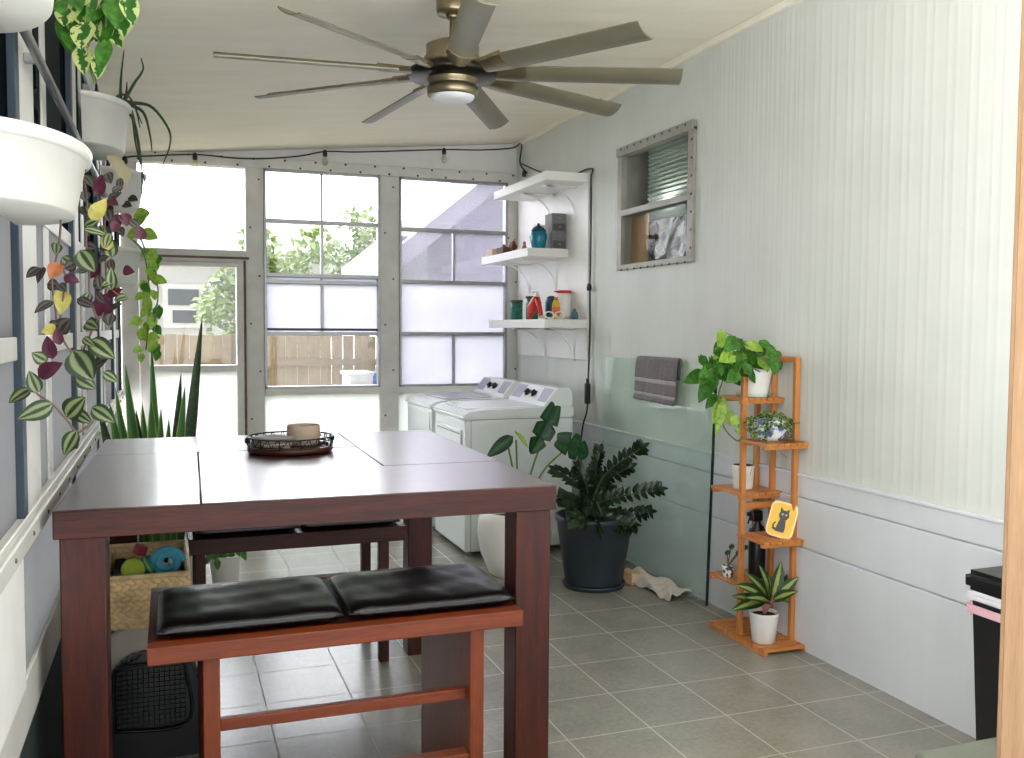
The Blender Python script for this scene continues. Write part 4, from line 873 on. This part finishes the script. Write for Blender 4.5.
MB().lathe(c,[(0,0),(.044,0),(.048,.004),(.060,.115),(.062,.128),(.057,.128),(.054,.10),(0,.10)],40).build('pot','pot',ag); MB().box((2.375,3.232,.055),(2.395,3.2345,.075),.001).build('pot_mark',plain('pale_blue_mark',C(170,178,190),.4),ag) if False else None
soil(c,.054,.112).build('soil','soil',ag)
st=MB(); lf=MB(); lf.norecalc=True
for (a,b,yy,wd) in (((765,598),(741,582),3.16,.062),((765,600),(735,607),3.18,.055),((768,598),(750,572),3.22,.06),((769,598),(764,566),3.20,.06),((772,597),(783,562),3.24,.055),((775,598),(798,577),3.20,.055),((773,600),(796,590),3.16,.05),((770,602),(752,594),3.12,.055),((774,602),(790,600),3.13,.04),((768,600),(774,576),3.14,.058),((762,602),(733,594),3.27,.05),((778,600),(794,568),3.32,.05)):
    A=AY(*a,3.26); Bq=AY(*b,yy+.02); lf.leaf(A,Bq,V((.0,-.75,.7)),wd,'ovate',.22,.25,9); st.tube(spline([V(c)+V((0,0,.11)),V(c).lerp(A,.6)+V((0,0,.06)),A],4),.004,6)
st.build('stem','pinkstem',ag); lf.build('leaves','aglao',ag)
# ------------------------------------------------------------------ planters hung on the left wall
def planter(name,label,y,zr,a,b,h,cat='planter'):
    o=thing(name,label,cat,(XL+.012,y,zr-h)); m=MB(); n=36; xb=XL+.014
    prof=[(.83,0),(.85,.004),(.965,h-.022),(1.0,h-.021),(1.03,h-.019),(1.045,h-.003),(1.035,h),(.98,h),(.93,h-.035),(.90,h*.70)]
    m.lathe((xb,y,zr-h),prof,n,sx=b,sy=a,a0=-PI/2,a1=PI/2)
    # flat back
    k=len(prof); bv=[(xb,y-a*r,zr-h+z) for r,z in prof[:7]]+[(xb,y+a*r,zr-h+z) for r,z in prof[:7]][::-1]; m._add(bv,[tuple(range(14))])
    m.build('pot','potgrey',o)
    MB().lathe((xb,y,zr-h+h*.70),[(.88,0),(.9,.012),(.5,.018),(0,.018)],20,sx=b,sy=a,a0=-PI/2,a1=PI/2).build('soil','soil',o)
    for s in(-.5,.5): MB().box((XL+.0115,y+s*a-.008,zr-.03),(XL+.03,y+s*a+.008,zr+.05),.002).build('hanger','alu',o)
    return o
tr_pot=planter('inch_plant','striped purple and green inch plant trailing far down from the large white planter on the left wall',1.90,1.658,.27,.150,.118,'potted plant')
tr_pot['label']='striped inch plant trailing from the large white planter nearest on the left wall'
pl0=planter('wall_planter','white half-round planter above the others, cut by the top left picture corner',1.58,1.97,.24,.15,.15)
pl2=planter('spider_plant','thin grassy spider plant in the white wall planter below the variegated pothos',3.95,2.175,.24,.155,.175,'potted plant')
pl3=planter('wall_planter','small white wall planter with little dark foliage, third along the left wall',4.95,2.07,.22,.185,.17)
pl4=planter('ivy_planter','bright green vine hanging from the lower white planter near the back door',4.86,1.70,.24,.165,.17,'potted plant')
pl5=planter('variegated_pothos','variegated pothos with cream-edged leaves hanging at the top left',2.62,2.37,.17,.17,.15,'potted plant')
# striped vines: points hang in a plane just clear of the planter front
YV=1.98
vv=lambda x,y,k=0: AY(x,y,YV+k)
st=MB()
for pl in (((60,160),(64,175),(62,200),(60,235),(57,255),(52,280),(55,305),(58,328),(66,345),(73,353)),((80,160),(84,178),(88,215),(86,240),(89,270),(90,295),(97,318),(103,314),(106,300),(106,270),(104,235),(106,205)),((97,320),(88,340),(83,352),(80,365)),((57,335),(50,350),(44,368),(38,380),(37,393),(52,404),(67,420),(77,432),(90,425)),((61,262),(66,280),(63,300),(60,320))):
    st.tube(spline([vv(*q) for q in pl],5),.0022,6)
st.build('stem','redstem',tr_pot)
LV={'trad':[],'tradpurple':[],'traddark':[],'tradyellow':[],'tradorange':[]}
def L(k,x0,y0,x1,y1,w,dy=0): LV[k].append((x0,y0,x1,y1,w,dy))
for a in ((31,389,8,402,13),(53,404,18,419,17),(66,417,84,397,20),(76,412,91,423,11),(77,431,63,455,15),(92,407,114,422,15),(38,393,29,371,13),(74,350,92,381,27),(90,340,114,358,18),(76,376,96,389,14),(46,361,32,353,12),(62,257,74,267,11),(80,250,94,272,19),(84,229,107,234,8),(85,226,99,219,9),(111,258,106,234,15),(111,290,111,268,11),(57,243,56,254,9),(86,322,97,328,13),(103,372,118,382,10),(68,186,60,206,9),(88,203,92,216,9),(67,322,61,336,9),(90,293,84,306,9),(83,338,94,346,8)): L('trad',*a)
for a in ((38,376,61,363,14),(53,359,46,336,13),(100,316,106,294,17),(99,196,101,174,13),(115,214,119,228,10),(124,213,127,226,11),(107,296,122,289,8),(118,222,112,232,9),(140,240,141,226,11),(60,345,56,328,9)): L('tradpurple',*a)
for a in ((40,268,26,277,9),(53,301,34,312,9),(60,331,69,319,15),(47,284,60,287,11),(93,286,108,282,12),(86,245,96,248,9),(77,299,94,306,9),(96,366,107,358,13),(83,175,93,186,10),(130,220,140,228,8),(52,330,62,322,13),(44,267,37,282,7),(108,200,121,192,7),(112,192,122,186,6),(72,196,78,180,8),(63,172,72,160,9),(104,240,116,246,8),(98,262,108,256,8),(110,310,121,303,7)): L('traddark',*a)
for a in ((91,220,106,199,13),(63,289,61,314,14),(57,328,42,332,10),(109,250,104,232,10)): L('tradyellow',*a)
rq=random.Random(44)
for k in range(30):
    t=rq.random(); px=rq.choice((62,88,104,112,120))+rq.gauss(0,7); py=165+t*150; a=rq.uniform(.2,2.9); ln=rq.uniform(10,17)
    L(rq.choice(('trad','traddark','traddark','tradpurple')),px,py,px+math.cos(a)*ln,py+math.sin(a)*ln*.9,rq.uniform(7,11))
L('tradorange',60,263,49,278,13); L('tradorange',112,285,118,294,6)
rs=random.Random(9)
for k,v in LV.items():
    m=MB(); m.norecalc=True
    for (x0,y0,x1,y1,w,dy) in v:
        yy=YV+rs.uniform(-.03,.03); m.leaf(AY(x0,y0,yy),AY(x1,y1,yy-rs.uniform(0,.03)),V((rs.uniform(-.5,.2),-1,rs.uniform(-.1,.6))),w*yy/FPX*1.06,'ovate',.14,.25,8)
    m.build({'trad':'striped_leaves','tradpurple':'purple_leaves','traddark':'dark_leaves','tradyellow':'yellow_leaves','tradorange':'orange_leaves'}[k],k,tr_pot)
# variegated pothos
lf=MB(); lf.norecalc=True; lg=MB(); lg.norecalc=True; st=MB(); Y5=2.52
for (x0,y0,x1,y1,w,g_) in ((78,0,82,25,20,0),(66,14,64,25,16,0),(70,20,69,52,22,1),(95,5,92,22,20,1),(100,12,96,40,24,1),(112,4,118,28,18,1),(124,8,124,36,20,0),(86,28,80,48,22,0),(104,22,106,42,18,1),(82,50,84,74,16,0),(106,46,100,70,14,1),(98,60,98,78,13,0),(60,4,63,14,14,1),(128,2,133,24,16,0),(88,2,90,16,16,1),(108,30,100,46,15,0),(116,-4,110,12,16,1),(74,8,70,22,16,0),(92,24,98,38,15,0)):
    yy=Y5+rs.uniform(-.06,.06); (lg if g_ else lf).leaf(AY(x0,y0-3,yy),AY(x1,y1,yy-.03),V((rs.uniform(-.5,.3),-1,rs.uniform(.0,.5))),w*yy/FPX*1.1,'heart',.12,.2,8)
for k in range(16):
    px=rs.uniform(64,128); py=rs.uniform(-6,44)*(1-.4*abs(px-95)/35); a=rs.uniform(.6,2.5); ln=rs.uniform(14,22); yy=Y5+rs.uniform(-.02,.12)
    (lg if k%3 else lf).leaf(AY(px,py,yy),AY(px+math.cos(a)*ln,py+math.sin(a)*ln,yy-.03),V((rs.uniform(-.8,.6),-1,rs.uniform(-.2,.8))),rs.uniform(13,19)*yy/FPX,'heart',.2,.3,8)
for pp in (((90,-30),(84,10),(83,50)),((100,-30),(106,15),(104,50),(98,66)),((118,-30),(124,5),(128,15)),((75,-30),(66,10),(69,30)),((95,-30),(90,30),(88,55),(95,84))): st.tube(spline([AY(*q,Y5) for q in pp],6),.0035,6)
lf.build('variegated_leaves','varieg',pl5); lg.build('green_leaves','pothos',pl5); st.build('stem','stem',pl5)
# grassy plant in the second planter
st=MB(); st.norecalc=True; B=AY(120,108,3.98)
for pp in (((121,104),(121,80),(124,50)),((124,102),(134,84),(143,70),(141,58)),((122,104),(112,98),(114,96)),((122,102),(134,104),(140,128)),((124,103),(150,106),(168,128),(170,145),(163,164)),((122,102),(132,112),(139,150),(143,178)),((121,103),(134,122),(141,160),(142,195)),((126,104),(143,112),(150,135),(152,152)),((120,106),(126,95),(127,82)),((122,104),(132,115),(136,145),(146,185)),((118,108),(118,96),(130,98),(142,124))):
    P=spline([AY(*q,3.96) for q in pp],6); n=len(P)
    st.tube(P,[.0075*(1-.75*(i/(n-1))) for i in range(n)],5)
st.build('grassy_leaves','spider',pl2)
m=MB(); m.norecalc=True
for k in range(5): q=AY(114+3*k,150+4*k,4.0); m.leaf(q,AY(112+3*k,166+5*k,4.0),V((0,-1,.3)),.045,'ovate',.1,.2,6)
m.build('dry_leaves',plain('dry_pale_leaf',C(196,186,150),.7,var=.1),pl2)
# sparse dark leaves around the third planter
m=MB(); m.norecalc=True
for (x0,y0,x1,y1) in ((114,190,124,186),(118,196,110,206),(128,198,138,200),(122,204,132,206),(112,205,104,212),(126,186,118,180)): m.leaf(AY(x0,y0,4.8),AY(x1,y1,4.78),V((0,-1,.6)),.045,'ovate',.1,.2,5)
m.build('leaves','traddark',pl3)
# bright vine
lf=MB(); lf.norecalc=True; st=MB(); lk_=MB(); lk_.norecalc=True
for pp in (((128,236),(140,248),(146,262),(150,300),(148,330),(146,350)),((134,240),(152,262),(158,290),(155,320),(152,352)),((140,236),(147,255),(150,262))): st.tube(spline([AY(*q,4.70) for q in pp],6),.0035,5)
for k in range(34):
    t=k/33; px=150+rs.uniform(-9,12)*(1 if t>.25 else .8)-3*t; py=250+t*104; q=AY(px,py,4.70+rs.uniform(-.06,.06)); a=rs.uniform(-2.8,-.3); Ln=rs.uniform(.04,.062)
    (lf if rs.random()<.75 else lk_).leaf(q,q+V((math.cos(a)*Ln,-.02,math.sin(a)*Ln)),V((rs.uniform(-.4,.4),-1,rs.uniform(.1,.6))),Ln*.85,'heart',.15,.2,5)
for (x0,y0,x1,y1) in ((136,216,150,212),(140,232,158,238),(128,232,140,236),(146,253,158,257),(134,222,146,216)): lf.leaf(AY(x0,y0,4.7),AY(x1,y1,4.68),V((0,-1,.5)),.07,'ovate',.1,.2,6)
st.build('stem','stem',pl4); lf.build('bright_leaves','pothosyoung',pl4); lk_.build('green_leaves','pothos',pl4)
# ------------------------------------------------------------------ outside
t=NT('dry_grass_ground'); f=t.noise(t.coords((1,1,1)),2.5,6); t.bsdf(t.ramp(f,(.3,C(150,146,120)),(.7,C(184,178,152))),.95); M['ground']=t.m
struct('ground',MB().box((-14,YB+.1,-.5),(18,40,-.34)),'ground')
fn=thing('wooden_fence','weathered board fence across the yard outside the back wall','fence',(1.6,12,-.34)); rs=random.Random(6)
bd=MB()
for i in range(51):
    x=-4.6+i*.142; bd.box((x,12,-.33),(x+.136,12.02,1.235+rs.uniform(-.012,.012)),.002)
bd.build('board_panel',plain('weathered_fence_board',C(158,140,112),.85,var=.18,scale=6,stretch=(3,3,.4)),fn)
for z in(.1,.85): MB().box((-4.6,11.955,z),(2.6,12,z+.09)).build('rail',plain('fence_rail',C(146,128,102),.85,var=.12) if z<.5 else bpy.data.materials['fence_rail'],fn)
for k in range(3): MB().box((-4.1+k*2.35,11.90,-.36),(-4.0+k*2.35,12,1.25)).build('post',bpy.data.materials['fence_rail'],fn)
hs=thing('house','low white house with a double window beyond the fence, seen through the back door','house',(-.6,20,-.34))
wl=MB(); wl.box((-6,20,-.34),(3.2,26,2.85)); wl.build('wall',plain('white_house_wall',C(206,206,206),.8,var=.03),hs)
MB().prism([(19.5,2.80),(26.5,2.80),(23,3.9)],0,-6.4,3.6).build('roof',plain('pale_roof',C(180,178,178),.8,var=.05),hs)
a,b=AY(168,289,19.97),AY(199,323,19.97)
f=MB().box((a.x-.1,19.93,b.z-.1),(b.x+.1,20,a.z+.1),.01).build('window_frame','white',hs); MB().box((a.x,19.90,b.z+.35),(b.x,19.93,a.z)).box((a.x+.08,19.90,b.z),(b.x-.05,19.93,b.z+.25)).build('pane',plain('grey_house_pane',C(70,76,84),.1,var=.06),f)
nb=thing('neighbour_building','pale lilac-white neighbouring building with a sloped eave right behind the washer window','building',(4.6,9.5,-.34))
lm=plain('pale_lap_siding',C(118,116,128),.8,var=.02)
MB().prism([(2.72,-.34),(7.5,-.34),(7.5,4.6),(5.1,4.3),(2.72,2.4)],1,9.2,11.8).build('wall',lm,nb)
e0,e1=AY(396,272,8.9),AY(434,222,8.9); sl_=(e1.z-e0.z)/(e1.x-e0.x)
MB().prism([(e0.x,e0.z),(e0.x+3.2,e0.z+3.2*sl_*.62),(e0.x+3.2,e0.z+3.2*sl_*.62+.2),(e0.x-.02,e0.z+.2)],1,8.9,11.85).build('roof',plain('pale_fascia',C(150,148,156),.7,var=.03),nb)
g0,g1=AY(404,275,9.15),AY(428,232,9.15)
MB().box((g0.x-.12,9.16,.9),(g1.x,9.24,g1.z-.05)).build('corner_screen',plain('grey_green_screen',C(112,122,110),.6,var=.15),nb)
def tree(label,x,y,zb,zt,rx,seed,nl,mat):
    o=thing('tree',label,'tree',(x,y,-.34)); rs=random.Random(seed); zc=(zb+zt)/2; rz=(zt-zb)/2
    MB().tube([(x,y,-.36),(x+.1,y,zb*.6),(x-.1,y,zc)],[.16,.12,.05],8).build('trunk',plain('tree_bark',C(98,84,70),.9,var=.2) if 'tree_bark' not in bpy.data.materials else bpy.data.materials['tree_bark'],o)
    m=MB(); m.norecalc=True; cl=[(rs.gauss(0,.42),rs.gauss(0,.4),rs.gauss(0,.42)) for _ in range(26)]
    for k in range(nl):
        c=rs.choice(cl); v=V((rs.gauss(0,1),rs.gauss(0,1),rs.gauss(0,1))).normalized()*(.30*rs.random()**.3)
        p=V((x+(c[0]+v.x)*rx,y+(c[1]+v.y)*rx,zc+(c[2]+v.z)*rz))
        d=V((rs.uniform(-1,1),rs.uniform(-1,1),rs.uniform(-.9,.5))).normalized(); L=rs.uniform(.10,.2)
        m.leaf(p,p+d*L,V((rs.uniform(-.6,.6),-.6,.8)),L*.6,'round',.1,.1,2)
    f=m.build('foliage',mat,o); f['kind']='stuff'; return o
M['treeleaf']=leafmat('tree_leaf','x',C(92,124,52),C(146,164,88)); M['treeleaf2']=leafmat('grey_green_tree_leaf','x',C(96,124,70),C(142,158,100))
tree('rounded green tree beyond the fence, left in the four-panel back window',1.55,17.,.9,3.15,1.0,3,3600,'treeleaf')
tree('green tree beyond the fence, right in the four-panel back window',3.5,18.,1.1,3.5,1.1,5,3600,'treeleaf2')
cb=thing('storage_tote','white storage tote with a blue end standing in front of the fence','tote',(2.0,11.3,-.34)); q0,q1=AY(346,386,11.3),AY(381,371,11.3)
MB().box((q0.x,11.1,-.34),(q1.x-.13,11.6,q1.z-.03),.02).build('body',plain('white_tote',C(214,214,214),.5,var=.03),cb); MB().box((q0.x-.02,11.08,q1.z-.05),(q1.x-.12,11.62,q1.z),.02).build('lid',plain('pale_lid',C(220,224,228),.5),cb); MB().box((q1.x-.13,11.09,-.34),(q1.x,11.6,q1.z-.01),.02).build('blue_end',plain('blue_tote',C(52,96,176),.5),cb)
# ------------------------------------------------------------------ camera, sky, exposure
cd=bpy.data.cameras.new('camera'); cam=bpy.data.objects.new('camera',cd); COL.objects.link(cam)
cd.sensor_fit='HORIZONTAL'; cd.sensor_width=36; cd.lens=36*FPX/1024; cd.clip_start=.02
m=Matrix((( CR.x,CU.x,-CF.x),(CR.y,CU.y,-CF.y),(CR.z,CU.z,-CF.z))).to_4x4(); m.translation=CAM; cam.matrix_world=m
S=bpy.context.scene; S.camera=cam
vs=S.view_settings; vs.view_transform='Standard'; vs.look='None'; vs.gamma=1; vs.use_curve_mapping=False; vs.exposure=3.15
# bright overcast: the sun sits behind thin cloud beyond the back yard
w=bpy.data.worlds.new('overcast_sky'); S.world=w; w.use_nodes=True; t=w.node_tree; bg=t.nodes['Background']
tc=t.nodes.new('ShaderNodeTexCoord'); dp=t.nodes.new('ShaderNodeVectorMath'); dp.operation='DOT_PRODUCT'; dp.inputs[1].default_value=V((.15,-.88,.45)).normalized()
t.links.new(tc.outputs['Generated'],dp.inputs[0])
mr=t.nodes.new('ShaderNodeMapRange'); mr.interpolation_type='SMOOTHSTEP'; mr.inputs['From Min'].default_value=-.9; mr.inputs['From Max'].default_value=1.; mr.inputs['To Min'].default_value=3.3; mr.inputs['To Max'].default_value=.27
t.links.new(dp.outputs['Value'],mr.inputs['Value']); t.links.new(mr.outputs['Result'],bg.inputs[1]); bg.inputs[0].default_value=(.95,.975,1,1)
